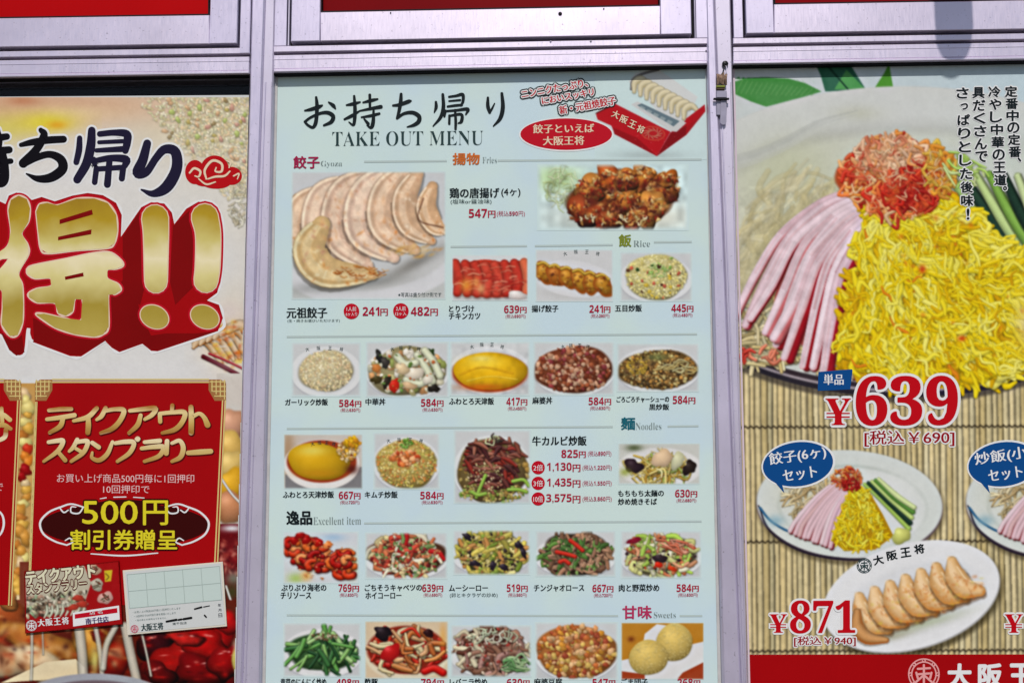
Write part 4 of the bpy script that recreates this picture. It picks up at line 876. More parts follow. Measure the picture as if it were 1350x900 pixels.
# ------------------------------------------------------------------ RIGHT POSTER: cold noodles
noodle = thing('noodle_poster', tuple(P(1250, 1040)), 'cold noodle poster with ham, yellow egg shreds and big red price on a bamboo mat', 'poster')
MB().hexa([(968.5, 76), (1530, 66), (1530, YB-5), (989, YB-5)], 0, .0012).build('paper', mat('poster_paper', (196, 200, 202), rough=.45), noodle)
def big_noodles():
    random.seed(11); p = Pic(968, 80, 1490, 866, 1.0, (184, 198, 204))
    # tablecloth tone
    g = np.clip((p.X-968)/400, 0, 1)[..., None]; p.c = np.array((188, 196, 196))*(1-g)+np.array((178, 198, 208))*g
    # bamboo mat below the plate: slats
    m = p.Y > 470; xs = p.X - (p.Y-450)*.012; ph = xs/7.6; ph = ph+.08*np.sin(xs*.21)+.05*np.sin(xs*.57+1)+.10*(smooth_noise(p.H, p.W, 60)-.5); k = np.floor(ph).astype(int); fr_ = ph-k
    tone = RNG.random(200)[np.abs(k) % 200]
    prof = np.where(fr_ < .74, 1.02-.28*((fr_-.32)/.42)**2, .60)
    tone2 = RNG.random(200)[np.abs(k*7) % 200]
    base = np.stack([184+30*tone, 174+28*tone-8*tone2, 136+26*tone-20*tone2], -1)*prof[..., None]
    base *= (1+.10*(smooth_noise(p.H, p.W, 5)-.5)+.08*(smooth_noise(p.H, p.W, 40)-.5))[..., None]
    p.c = np.where(m[..., None], base, p.c); p.id[m] = 1
    for sy in (563, 714, 858):
        yy = sy+(p.X-968)*-.004; d = np.abs(p.Y-yy-1.1*np.sin(p.X*.83)); a = np.clip(2.0-d, 0, 1)*.75*(p.Y > 480); p.c = p.c*(1-a[..., None])+np.array((48, 40, 28))*a[..., None]
    # leaves top left
    p.poly([(968, 108), (985, 103), (1010, 102), (1040, 104), (1062, 110), (1083, 121), (1060, 128), (1010, 141), (990, 134), (968, 124)], (66, 132, 66))
    for i in range(16): x = 970+i*6.6; p.stroke([(x, 124+i*.2), (x+9, 106+i*.8)], .7, (110, 176, 100), sh=0, hl=0, alpha=.7); p.poly([(x, 104), (x+4, 101.5+i*.5), (x+7, 105+i*.5)], (62, 140, 62))
    p.poly([(1075, 84), (1120, 84), (1142, 119), (1088, 121), (1082, 100)], (44, 96, 74)); p.poly([(1100, 118), (1116, 92), (1142, 119)], (76, 146, 82)); p.poly([(1152, 118), (1166, 96), (1172, 84), (1178, 118)], (76, 140, 50)); p.stroke([(1092, 88), (1118, 118)], 1, (20, 60, 44), sh=0, hl=0)
    # the plate
    cx, cy, rx, ry = 1192, 318, 352, 202
    p.disc(cx-1, cy+8, rx+2, ry+3, (60, 54, 48), 0, 4, .75); p.disc(cx, cy+2.5, rx+1, ry+1, (40, 36, 44), 0, 1.5, idn=2)
    p.disc(cx, cy-2, rx-1, ry-1.5, (150, 140, 146), 0, 1.5, idn=2); p.disc(cx, cy-4, rx-2.5, ry-3, (52, 42, 48), 0, 2, idn=2); p.disc(cx, cy-8, rx-4, ry-6, (194, 198, 196), 0, 2, idn=2)
    p.disc(cx+2, cy+12, rx-44, ry-34, (156, 158, 150), 0, 22, .7); p.disc(cx+4, cy+20, rx-52, ry-38, (192, 196, 184), 0, 14)
    p.soft(1040, 235, 70, 60, (180, 184, 150), .7); p.soft(1010, 330, 40, 60, (190, 184, 140), .7); p.soft(1190, 150, 120, 26, (196, 200, 198), .6); p.soft(1320, 200, 70, 60, (186, 200, 196), .6)
    p.soft(1130, 150, 36, 12, (170, 172, 150), .5)
    for o, c_ in ((0, (166, 170, 166)), (5, (176, 180, 176)), (10, (184, 188, 182))): p.stroke([(966, 210+o), (1000, 200+o), (1040, 182+o), (1080, 160+o), (1130, 146+o)], (5, 4, 1), c_, sh=0, hl=0, edge=0, alpha=.45, n=6)
    # noodles glimpsed
    NO = [(206, 192, 148), (196, 180, 130), (212, 200, 160), (184, 164, 110)]
    p.strands((1050, 330, 74, 96), 240, (30, 70), (2.5, 5), [(204, 196, 156), (196, 186, 140), (210, 204, 170), (190, 178, 128)], ang=2.2, sd=.4, hl=.02, bend=.4, sh=.04, alpha=.4, edge=.15)
    p.strands((1020, 430, 60, 40), 60, (25, 50), (2.2, 3.6), NO, ang=2.1, sd=.4, hl=.08, sh=.3, alpha=.8)
    p.strands((1010, 462, 45, 22), 60, (25, 50), (2.2, 3.6), NO, ang=.3, sd=.5, hl=.12); p.strands((1110, 430, 26, 60), 90, (14, 34), (1.8, 3), NO+[(150, 90, 50), (110, 50, 34)], hl=.14)
    p.strands((1120, 484, 40, 16), 50, (12, 26), (2, 3), NO+[(196, 60, 40), (120, 40, 24)], hl=.2); p.strands((1000, 468, 26, 8), 14, (10, 20), (2, 3), [(196, 60, 44), (214, 120, 90)], hl=.2)
    # ham: fanned strips, far ones first, red gaps between
    A0 = np.array([(1122, 250), (1080, 266), (1030, 306), (996, 360), (974, 412)], float); A1 = np.array([(1168, 284), (1134, 316), (1106, 362), (1094, 420), (1078, 494)], float)
    p.poly([(1100, 262), (1160, 285), (1132, 330), (1110, 380), (1094, 440), (1070, 466), (1040, 440), (1020, 400), (1030, 350), (1060, 300)], (160, 60, 60), .85)
    NS = 10
    for i in range(NS):
        t = (i/(NS-1))**.95; L = A0*(1-t)+A1*t; jig = random.uniform(-4.5, 4.5)
        L += np.array([[0, 0], [random.uniform(-2, 2), random.uniform(-2, 2)], [jig, random.uniform(-3, 3)], [jig*1.4, 0], [jig*2+random.uniform(-9, 4), random.uniform(-14, 8)]])
        hw = random.uniform(5.4, 7.4)
        of = random.choice([2, 3.5, 6, 8]); p.stroke([tuple(a+np.array((of*min(1, j*.5), of*.4))) for j, a in enumerate(L)], (2, hw, hw+.6, hw, hw-1), random.choice([(160, 30, 42), (182, 66, 74), (196, 104, 108), (150, 24, 36)]), edge=.35, hl=.02, sh=.32, n=5)
        body = random.choice([(222, 200, 208), (214, 184, 188), (226, 208, 216), (216, 190, 198), (210, 172, 176)])
        p.stroke([tuple(a) for a in L], (3, hw*.85, hw*.95, hw, hw*.75), body, edge=.12, hl=.03, sh=0, n=5, ecol=(200, 140, 146))
        for q in range(4):
            o = random.uniform(-hw*.7, hw*.5); k0 = random.randrange(0, 3); M_ = L[k0:k0+3]
            p.stroke([tuple(a+np.array((o, o*.45))) for a in M_], random.uniform(.6, 2.2), random.choice([(190, 130, 138), (228, 214, 222), (180, 110, 118), (214, 196, 200), (206, 150, 150)]), sh=0, hl=0, alpha=.26, n=5)
        if i % 3 == 1: p.stroke([tuple(a+np.array((hw*.9, hw*.3))) for a in L[2:]], (.6, 1.6, 1.2), (168, 22, 34), sh=0, hl=0, alpha=.8, n=5)
    hm = ((p.X < 1165) & (p.Y > 245) & (p.Y < 500) & (p.id == 2)).astype(float); p.mottle(11, .05, hm); p.mottle(3.5, .025, hm)
    # cucumber
    for i in range(9):
        o = i*12.5; c = random.choice([(40, 72, 44), (150, 182, 96), (188, 206, 150), (96, 140, 64)]) if i else (150, 180, 96)
        c = [(150, 182, 100), (34, 62, 44), (176, 200, 130), (120, 164, 70), (28, 54, 40), (186, 204, 150), (140, 176, 84), (44, 80, 50), (160, 190, 110)][i]
        p.stroke([(1248+o*1.5, 226+o*.1), (1300+o*1.1, 300-o*.1), (1372+o*.9, 408-o*.6)], (5, 8.5, 10), c, edge=.35, hl=.12, sh=.5, n=6)
        p.stroke([(1252+o*1.5, 224+o*.1), (1306+o*1.1, 299-o*.1), (1376+o*.9, 406-o*.6)], 1.1, np.array(c)*.6, sh=0, hl=0, alpha=.7, n=6)
    # egg mound
    apex = np.array((1188, 262.))
    def inmound():
        while True:
            yy = random.uniform(258, 505); t = (yy-258)/247
            l = 1164-58*min(1, t*1.25)**.75+(8 if yy > 480 else 0); r = 1236+215*min(1, t*1.1)**.72
            l += 5*math.sin(yy*.11)+3*math.sin(yy*.31); x = random.uniform(l, r)
            if ((x-1250)/215)**2+((yy-330)/178)**2 < 1.02: return x, yy
    EG = [(222, 198, 24), (232, 212, 50), (214, 184, 12), (204, 166, 8), (222, 214, 74), (232, 204, 30), (214, 206, 50), (212, 180, 14)]
    p.poly([(1170, 262), (1228, 258), (1290, 320), (1390, 420), (1410, 470), (1330, 502), (1240, 512), (1130, 505), (1108, 455), (1118, 390), (1150, 320)], (196, 152, 10))
    nzg = smooth_noise(60, 60, 6); nzh = smooth_noise(60, 60, 3)
    PAL = [np.array(c_, float) for c_ in ((196, 150, 6), (214, 176, 6), (224, 194, 10), (228, 206, 28), (230, 216, 66), (234, 224, 100))]
    for ps, (n_, wl, wh, ll, lh) in enumerate(((520, 4.6, 7.2, 12, 26), (620, 3.2, 6.0, 12, 26), (420, 2.0, 4.0, 8, 22), (200, 1.2, 2.2, 8, 18))):
        for _ in range(n_):
            x, yy = inmound(); u = int(np.clip((x-1100)/320*58, 0, 58)); v = int(np.clip((yy-255)/260*58, 0, 58))
            a = math.atan2(yy-240, x-1190)*.75+1.2*(nzg[v, u]-.5)*2.2+random.gauss(0, .45); l = random.uniform(ll, lh); b = random.gauss(0, .4)*l; c_, s_ = math.cos(a), math.sin(a); h = random.uniform(wl, wh)
            k = np.clip(nzh[v, u]*4.2+random.gauss(.4, 1.0)+(.5 if ps > 1 else -.3), 0, 4.99); col = PAL[int(k)]*(1-k % 1)+PAL[int(k)+1]*(k % 1)
            if random.random() < .015: col = np.array((214, 130, 20.))
            p.stroke([(x-c_*l, yy-s_*l), (x-s_*b*.7-c_*l*.3, yy+c_*b*.7-s_*l*.3), (x+s_*b*.5+c_*l*.4, yy-c_*b*.5+s_*l*.4), (x+c_*l, yy+s_*l)], (h*.5, h, h*.9, h*.4), col, edge=.20, hl=.07, sh=(.30, .24, .18, .10)[ps], n=3)
            if random.random() < .16: p.stroke([(x-c_*l*.8, yy-s_*l*.8-h*.3), (x-s_*b*.6, yy+c_*b*.6-h*.3), (x+c_*l*.7, yy+s_*l*.7-h*.3)], h*.16, (240, 234, 150), edge=0, hl=0, sh=0, alpha=.45, n=3)
    for _ in range(34): x, yy = inmound(); p.soft(x, yy, random.uniform(2, 5), random.uniform(1.5, 4), random.choice([(170, 110, 8), (200, 100, 20), (186, 130, 6)]), .55, random.random()*3)
    p.soft(1216, 355, 5, 6, (190, 60, 20), .9); p.soft(1268, 446, 6, 4, (200, 70, 20), .9)
    p.soft(1366, 428, 24, 34, (210, 190, 160), .9)
    # pickled ginger
    SH = [(214, 110, 54), (224, 160, 104), (190, 44, 24), (218, 128, 44), (180, 34, 18), (230, 186, 136), (206, 84, 44), (222, 140, 64)]
    p.blob(1180, 234, 68, 52, 0, (196, 84, 40), shade=.3, hl=0, rough=.1, soft=3)
    for (ex, n_, pal) in (((1180, 234, 70, 54), 260, SH), ((1172, 205, 42, 24), 110, [(206, 150, 110), (190, 110, 80), (222, 180, 146), (196, 130, 70)]), ((1200, 250, 34, 28), 130, [(176, 28, 16), (150, 14, 10), (196, 60, 30)]), ((1240, 226, 20, 30), 50, [(214, 140, 40), (206, 170, 60)])):
        p.strands(ex, int(n_*1.5), (8, 20), (1.3, 3.3), pal, bend=.9, hl=.18, sh=.16, edge=.22)
    for _ in range(60): x, yy = p.inell((1182, 234, 66, 50)); p.soft(x, yy, random.uniform(4, 11), random.uniform(3, 8), random.choice([(214, 120, 70), (224, 160, 110), (206, 90, 50), (228, 186, 140)]) if yy < 240 and x < 1200 else random.choice([(206, 80, 40), (180, 30, 20), (222, 130, 50)]), .30, random.random()*3)
    p.strands((1182, 232, 64, 48), 60, (6, 15), (.7, 1.5), [(234, 196, 150), (228, 170, 120), (196, 60, 36), (240, 210, 170)], bend=.9, hl=.1, sh=.1, alpha=.7)
    p.strands((1275, 225, 26, 18), 26, (16, 30), (1.2, 2.2), [(160, 196, 90), (196, 214, 140)], ang=.9, sd=.3)
    # little sets below
    def cold_set(ox):
        random.seed(21)
        c = np.array((1120+ox, 664.))
        p.disc(c[0]+2, c[1]+6, 124, 75, (70, 62, 44), .03, 5, .6); p.disc(c[0], c[1]+2.5, 123, 72.5, (92, 78, 84), .05, 1.5, idn=3); p.disc(c[0], c[1], 122.5, 71, (198, 204, 200), .05, 1.5, idn=3)
        p.stroke([(c[0]-120, c[1]+2), (c[0]-104, c[1]+36), (c[0]-60, c[1]+63), (c[0], c[1]+73), (c[0]+50, c[1]+70)], (.8, 1.8, 1.8, .8), (52, 44, 56), sh=0, hl=0, n=6)
        p.disc(c[0]+4, c[1]+3, 98, 55, (176, 184, 178), .05, 4); p.disc(c[0]+5, c[1]+5, 96, 53, (202, 207, 204), .05, 3)
        p.soft(c[0]+50, c[1]-20, 50, 26, (208, 212, 210), .8); p.soft(c[0]-60, c[1]-14, 34, 26, (190, 186, 150), .6)
        p.stroke([(c[0]-118, c[1]+5), (c[0]-104, c[1]+22), (c[0]-80, c[1]+36), (c[0]-66, c[1]+34)], 1.6, (50, 100, 140), sh=0, hl=.1); p.soft(c[0]-98, c[1]+22, 13, 8, (120, 160, 176), .7)
        p.strands((c[0]-48, c[1]-8, 38, 26), 90, (12, 26), (1.2, 2.2), [(200, 184, 140), (214, 200, 160), (186, 160, 110)], ang=2.3, sd=.5)
        for i in range(10):
            t = i/9; a = np.array([(-14, -32), (-44, -8), (-70, 20), (-78, 36)])*(1-t)+np.array([(4, -18), (-12, 8), (-20, 34), (-26, 56)])*t
            L = [tuple(c+q+np.array((random.uniform(-1, 1), random.uniform(-1, 1)))) for q in a]
            p.stroke([(q[0]+2, q[1]+1.5) for q in L], 3.2, (156, 56, 60), edge=.4, hl=0, sh=.4, n=4); p.stroke(L, 3.0, random.choice([(212, 180, 188), (204, 168, 170), (216, 194, 200)]), edge=.2, hl=.06, sh=0, n=4)
        for cc, o in (((158, 190, 90), 0), ((34, 60, 44), 6), ((180, 204, 120), 12), ((90, 140, 60), 18), ((196, 212, 150), 23)):
            p.stroke([(c[0]+20+o*.8, c[1]-26-o*.3), (c[0]+46+o*.7, c[1]-2-o*.4), (c[0]+78+o*.3, c[1]+32-o*1.2)], (2.5, 3.8, 3.4), cc, edge=.3, hl=.12)
        p.poly([tuple(c+q) for q in np.array([(2, -20), (24, -20), (44, 14), (58, 42), (34, 60), (-6, 62), (-24, 48), (-14, 16)])], (170, 130, 14))
        for _ in range(330):
            while True:
                yy = random.uniform(-22, 60); t = (yy+22)/82; x = random.uniform(4-32*t**.8, 20+38*t)
                if yy < 62-(.012*(x-10)**2): break
            a = math.atan2(yy+28, x-10)+random.gauss(0, .8); l = random.uniform(3, 7); h = random.uniform(.9, 1.6)
            p.stroke([(c[0]+x-math.cos(a)*l, c[1]+yy-math.sin(a)*l), (c[0]+x+random.gauss(0, 1), c[1]+yy), (c[0]+x+math.cos(a)*l, c[1]+yy+math.sin(a)*l)], h, np.array(random.choice(EG))*random.uniform(.92, 1.06), hl=.10, sh=.16, edge=.2, n=2)
        p.strands((c[0]-4, c[1]-34, 19, 13), 110, (4, 10), (.8, 1.7), SH, hl=.2); p.strands((c[0]+2, c[1]-26, 12, 8), 40, (4, 8), (.9, 1.6), [(180, 30, 20), (160, 16, 12)], hl=.2)
        p.blob(c[0]+68, c[1]+42, 13, 10, 0, (196, 200, 110), shade=.3, hl=.1)
    cold_set(0); cold_set(276)
    # dumpling plate
    random.seed(31); an = -.27
    p.disc(1205, 792, 120, 71, (54, 48, 32), an, 6, .7); p.disc(1202, 786.5, 119.5, 69.5, (160, 160, 160), an, 1.2, idn=4); p.disc(1201, 785, 119, 69, (214, 216, 218), an, 1.2, idn=4); p.disc(1206, 790, 92, 46, (206, 208, 210), an, 8)
    p.soft(1215, 822, 60, 8, (150, 160, 120), .6, an); p.soft(1180, 838, 26, 6, (150, 146, 120), .6, an)
    for i in range(7):
        t = i/6; x = 1146+t*122; yy = 806-t*47; h_ = 15.5-abs(t-.5)*2
        L = [(x-13, yy-20), (x-9, yy-2), (x+4, yy+15), (x+24, yy+22-t*3)]
        p.stroke([(q[0]+3, q[1]+5) for q in L], (5, h_, h_, 5), (150, 92, 40), edge=.2, hl=0, sh=.2, alpha=.6, soft=4, n=5)
        p.stroke(L, (h_*.45, h_*.95, h_, h_*.5), random.choice([(220, 182, 130), (226, 190, 142), (214, 172, 116)]), edge=.22, hl=.05, sh=.2, n=6, ecol=(204, 136, 64))
        p.stroke([(q[0]-4, q[1]-4) for q in L[:3]], (2, 4.5, 2), (228, 200, 160), edge=0, hl=.04, sh=0, alpha=.75, n=5, soft=3)
        p.stroke([(q[0]+3, q[1]-h_*.72) for q in L[1:]], 1.1, (232, 208, 168), edge=0, hl=.05, sh=0, alpha=.7, n=5)
        for _ in range(16):
            u = random.random()**.8; j = min(2, int(u*3)); qx = L[j][0]+(L[j+1][0]-L[j][0])*(u*3-j); qy = L[j][1]+(L[j+1][1]-L[j][1])*(u*3-j)
            p.soft(qx+random.uniform(-h_, h_)*.7, qy+random.uniform(-h_, h_)*.6, random.uniform(1.2, 4), random.uniform(1, 2.2), random.choice([(186, 98, 28), (204, 124, 50), (224, 186, 130), (176, 88, 26), (214, 150, 70)]), .5, random.random()*3)
        for q in range(1, 4): u = .2+q*.2; j = min(2, int(u*3)); p.stroke([(L[j][0]+q*3-4, L[j][1]-h_*.35+q*2), (L[j][0]+q*3, L[j][1]+h_*.2+q*2)], .6, (170, 110, 60), edge=0, hl=0, sh=0, alpha=.5, n=2)
    p.stroke([(1130, 806), (1130, 826), (1144, 840), (1168, 843)], (5, 10, 9, 4), (196, 144, 90), edge=.4, hl=.05, sh=.35, ecol=(176, 92, 30), n=5)
    for _ in range(150):
        t = random.random(); x = 1140+t*160; yy = 818-t*50+random.uniform(-24, 24); 
        if ((x-1212)/90)**2+((yy-795+(x-1212)*.3)/26)**2 < 1: p.soft(x, yy, random.uniform(1, 3.5), random.uniform(1, 2.4), random.choice([(180, 90, 30), (222, 186, 140), (200, 120, 50), (196, 180, 70)]), .4)
    p.clarity(.18); p.blur = .85
    p.grain(3.2)
    keep = p.Y < 862+0*p.X
    p.id = np.where(keep, p.id, 9)
    p.emit({0: ('background_print', 'pale tablecloth and green leaves at the top'), 1: ('mat_print', 'printed bamboo mat'), 2: ('dish_photo', 'large plate of cold noodles with ham, egg shreds, ginger and cucumber'), 3: ('dish_photo', 'small set plates of cold noodles'), 4: ('dish_photo', 'oval plate of browned dumplings')}, noodle, 2, M_PRINTW)
big_noodles()
N = lambda t, b, m=INK, **k: text(t, b, m, noodle, **k)
polys('band', [[(988, 862.3), (1500, 861.8), (1500, YB-6), (990, YB-6)]], PANELRED, noodle, 3)
# vertical sentences
for s_, x, ya, yb, dx in (('定番中の定番、', 1333, 113, 224, 6), ('冷やし中華の王道。', 1311, 113, 262, 9), ('具だくさんで', 1290, 114, 215, 4), ('さっぱりとした後味!', 1269, 114, 291, 7)):
    k = len(s_); st = (yb-ya)/(k-.0)
    for i, ch in enumerate(s_):
        cxx = x+dx*i/(k-1); cyy = ya+st*(i+.5); h = 7.8
        if ch in '、。': b = (cxx+3, cyy-8, cxx+7, cyy-3)
        elif ch in 'っ': b = (cxx-3, cyy-4, cxx+6, cyy+4)
        elif ch == '!': b = (cxx-1, cyy-7, cxx+1.6, cyy+7)
        else: b = (cxx-h*.98, cyy-h*.9, cxx+h*.98, cyy+h*.88)
        N(ch, b, HALO, lay=5, bold=2.0, n=8); N(ch, b, INK, lay=8, bold=.62)
# price
def haloed(t, b, m, lay=8, halo=3, bold=0.0, **k):
    N(t, b, HALO, lay=lay-2, bold=halo, n=14, **k); N(t, b, m, lay=lay, bold=bold, **k)
polys('price_flag', [[(1079, 490), (1123, 486.5), (1124, 488), (1121, 513), (1078, 515)]], BLUEI, noodle, 4); N('単品', (1086, 493, 1112, 507), HALO, bold=.3, n=2)
def yen(x0, y0, x1, y1, halo, bold):
    w = x1-x0; h = y1-y0
    for m_, l_, g in ((HALO, 7, halo), (BIGRED, 9, 0)):
        N('\U0001D418', (x0, y0, x1, y1), m_, lay=l_, bold=bold+g, n=12)
        polys('lettering', [[(x0+.02*w-g, y0+v*h-.026*h-g*.6), (x1-.02*w+g, y0+v*h-.026*h-g*.6), (x1-.02*w+g, y0+v*h+.026*h+g*.6), (x0+.02*w-g, y0+v*h+.026*h+g*.6)] for v in (.56, .70)], m_, noodle, l_+.6)
haloed('639'.translate(SER), (1129, 496, 1262, 560), BIGRED, 9, 4.5, bold=.9); yen(1089, 525, 1121, 560, 2.6, .7)
N('[税込￥690]', (1140, 567, 1258, 588), HALO, lay=6, bold=2, n=10); N('[税込￥690]', (1140, 567, 1258, 588), mat('dark_red_ink', (140, 10, 24), rough=.5), lay=8, bold=.35, n=2)
haloed('871'.translate(SER), (1042, 791, 1127, 834), BIGRED, 9, 3.2, bold=.6); yen(1015, 809, 1037, 833.5, 2, .5)
N('[税込￥940]', (1047, 838, 1128, 851.5), HALO, lay=6, bold=1.6, n=10); N('[税込￥940]', (1047, 838, 1128, 851.5), _mats['dark_red_ink'], lay=8, bold=.3, n=2)
yen(1325, 809, 1348, 833.5, 2, .5)
for ox, l1 in ((0, '餃子(6ヶ)'), (271, '炒飯(小)')):
    c = (1052+ox, 611.5)
    polys('speech_bubble', [ell(c[0]+.5, c[1], 49, 31.5, -7), ], HALO, noodle, 3); polys('speech_bubble', [ell(c[0], c[1], 46.5, 29, -7), [(c[0]-37, c[1]+16), (c[0]-22, c[1]+22), (c[0]-18, c[1]+38)]], BLUEI, noodle, 5)
    N(l1, (c[0]-38, c[1]-20, c[0]+37, c[1]-1.5), HALO, rot=-8, bold=.4, n=2, lay=7); N('セット', (c[0]-20, c[1]+5, c[0]+25, c[1]+20.5), HALO, rot=-8, bold=.4, n=2, lay=7)
# maker's name on the oval plate and the band
for ch, x, yy, r in (('大', 1158, 737.5, -12), ('阪', 1176, 731.5, -10), ('王', 1194, 727.5, -8), ('将', 1212, 723, -8)): N(ch, (x-6.5, yy-6, x+6.5, yy+6), INK, bold=.5, rot=r)
def emblem(cx, cy, r, m, par, lay=7, squash=1.0):
    P_ = []
    for rr in (r, r*.8):
        a = np.linspace(0, 2*math.pi, 26); P_.append([(cx+rr*math.cos(t), cy+rr*squash*math.sin(t), r*.045) for t in a])
    for k in range(8):
        t = k*math.pi/4; P_.append([(cx+r*.9*math.cos(t)+r*.1*math.cos(t+j), cy+squash*(r*.9*math.sin(t)+r*.1*math.sin(t+j)), r*.04) for j in (0, 1.6, 3.1, 4.6)])
    for q in ([(-.4, -.35), (.4, -.4)], [(0, -.6), (0, .6)], [(-.35, 0), (.35, -.05)], [(-.5, .5), (-.05, .1)], [(.5, .5), (.05, .1)], [(-.5, -.1), (-.4, .25)], [(.5, -.1), (.42, .25)]):
        P_.append([(cx+a*r, cy+b*r*squash, r*.07) for a, b in q])
    return strokes('emblem', P_, m, par, lay)
emblem(1139.5, 745, 9.5, INKS, noodle)
emblem(1218, 888, 20, mat('pale_pink_ink', (214, 150, 150), rough=.5), noodle)
for ch, x in (('大', 1265), ('阪', 1305.5), ('王', 1346), ('将', 1387)): N(ch, (x-15, 875, x+15, 905), HALO, bold=1.3, n=8)

# ------------------------------------------------------------------ LEFT POSTER
fest = thing('stamp_rally_poster', tuple(P(150, 1040)), 'festive red and gold take out poster with huge gold lettering in the left window', 'poster')
MB().hexa([(-190, 129), (328.2, 125.5), (307, YB-5), (-190, YB-5)], 0, .0012).build('paper', _mats['poster_paper'], fest)
def collage():
    random.seed(41); p = Pic(-150, 128.5, 329, 960, 1.0, (206, 206, 204))
    p.soft(270, 170, 110, 70, (206, 196, 160), .95); p.soft(310, 300, 30, 60, (206, 198, 176), .6); p.soft(20, 150, 120, 40, (214, 180, 140), .9); p.soft(140, 140, 70, 20, (216, 200, 170), .8)
    p.soft(60, 140, 200, 30, (196, 150, 120), .9); p.soft(100, 200, 240, 60, (206, 192, 168), .5); p.soft(305, 380, 26, 60, (206, 192, 164), .7); p.soft(302, 452, 34, 36, (206, 150, 90), .8); p.soft(95, 150, 60, 12, (214, 190, 150), .8); p.soft(0, 170, 60, 22, (200, 190, 90), .8); p.soft(62, 162, 44, 15, (214, 200, 60), .95); p.soft(75, 165, 14, 6, (214, 160, 40), .9)
    p.soft(30, 133, 22, 7, (186, 130, 96), .9)
    for _ in range(1500):
        x = random.triangular(165, 330, 330); yy = random.uniform(126, 262 if x > 290 else 215)
        if x < 175+ (yy-125)*.9: continue
        p.blob(x, yy, random.uniform(1.6, 3.4), random.uniform(1.1, 1.9), random.random()*3.1, np.array(random.choice([(212, 206, 172), (200, 196, 156), (220, 212, 184), (204, 190, 148), (222, 200, 160)])), shade=.12, hl=.05, sh=.12)
    for _ in range(46): p.blob(random.uniform(215, 326), random.uniform(128, 240), random.uniform(2, 5), random.uniform(2, 3.4), random.random()*3, random.choice([(176, 190, 110), (206, 170, 130), (196, 150, 130), (150, 130, 90), (186, 170, 100)]), sh=.2, alpha=.8)
    p.soft(290, 345, 60, 70, (206, 206, 204), .95); p.soft(120, 230, 150, 40, (208, 208, 208), .9)
    p.strands((318, 270, 16, 30), 60, (5, 10), (1, 2), [(206, 204, 184), (190, 180, 150)], alpha=.6, sh=.1)
    # dumplings and chopsticks at the right
    for i in range(7): potsticker(p, [(255+i*9, 458-i*4+0), (262+i*9, 446-i*3), (276+i*9, 450-i*2), (292+i*8, 478-i*2)], 8, (206, 180, 146), (186, 110, 40), .08)
    for _ in range(90): x, yy = p.inell((302, 455, 24, 34)); p.soft(x, yy, random.uniform(2, 5), random.uniform(1.5, 4), random.choice([(206, 120, 40), (196, 160, 100), (180, 80, 30), (214, 180, 60), (206, 196, 180)]), .6)
    p.soft(300, 410, 20, 14, (206, 196, 190), .9); p.stroke([(268, 470), (296, 484), (325, 500)], 3, (84, 10, 20), hl=.2); p.stroke([(276, 466), (300, 476), (325, 488)], 1.6, (150, 30, 34), hl=.3)
    p.soft(120, 485, 180, 12, (206, 206, 206), .9)
    # strip right of the red card
    p.poly([(286, 492), (329, 492), (329, 690), (286, 690)], (196, 190, 182)); p.poly([(284, 690), (329, 690), (329, 960), (284, 960)], (96, 14, 20))
    for cyy, col in ((560, (200, 150, 120)), (590, (206, 170, 90)), (615, (206, 176, 100)), (640, (210, 160, 40)), (668, (190, 130, 90))): p.blob(304, cyy, 18, 24, .2, col, shade=.35, hl=.1, rough=.1, soft=3)
    p.stroke([(290, 628), (305, 650), (318, 664)], 1.5, (206, 200, 190)); p.soft(306, 696, 16, 5, (206, 206, 210), .9)
    for _ in range(60): x, yy = p.inell((304, 735, 14, 30)); p.soft(x, yy, random.uniform(2, 7), random.uniform(1.2, 4), random.choice([(150, 60, 50), (200, 130, 110), (60, 10, 14), (120, 20, 24)]), .7, random.random()*3)
    p.soft(308, 762, 12, 10, (120, 124, 110), .8); p.soft(306, 780, 12, 14, (60, 70, 36), .8); p.stroke([(298, 772), (306, 795), (316, 812)], 1.3, (200, 196, 190), hl=.1)
    # strip between the two red cards
    p.poly([(24, 505), (50, 505), (42, 960), (8, 960)], (190, 150, 90))
    for i in range(34):
        yy = 520+i*9; p.blob(34-(yy-520)*.035+random.uniform(-6, 6), yy, random.uniform(5, 11), random.uniform(5, 9), random.random()*3, random.choice([(206, 176, 130), (196, 140, 60), (206, 160, 70), (186, 120, 50), (214, 196, 120)] if yy < 590 or yy > 630 else [(150, 20, 20), (190, 60, 30), (206, 120, 40)]), shade=.3, hl=.1, rough=.15, soft=2)
    # lower food photograph
    p.poly([(-150, 794), (329, 790), (329, 960), (-150, 960)], (90, 30, 18))
    p.poly([(0, 790), (26, 790), (26, 740), (40, 740), (40, 800), (0, 800)], (120, 60, 40))
    for x, yy, r1, r2, c_ in ((10, 810, 34, 20, (150, 70, 30)), (-60, 820, 50, 30, (120, 30, 20)), (60, 850, 60, 22, (176, 110, 40)), (10, 872, 50, 18, (206, 180, 140)), (60, 880, 55, 20, (214, 190, 150)), (-70, 880, 60, 26, (190, 150, 110)), (120, 848, 22, 30, (196, 140, 50)), (150, 870, 20, 24, (150, 30, 14)), (10, 790, 14, 14, (190, 120, 60)), (130, 838, 10, 8, (120, 20, 16)),
                           (240, 865, 44, 36, (146, 16, 12)), (205, 880, 22, 22, (96, 8, 10)), (280, 842, 26, 28, (170, 10, 12)), (285, 885, 30, 26, (120, 8, 12)), (215, 845, 22, 10, (44, 12, 14)), (300, 820, 14, 16, (180, 16, 16))):
        p.blob(x, yy, r1, r2, random.random()*.6, c_, shade=.5, hl=.10, rough=.12, soft=5, sh=.6)
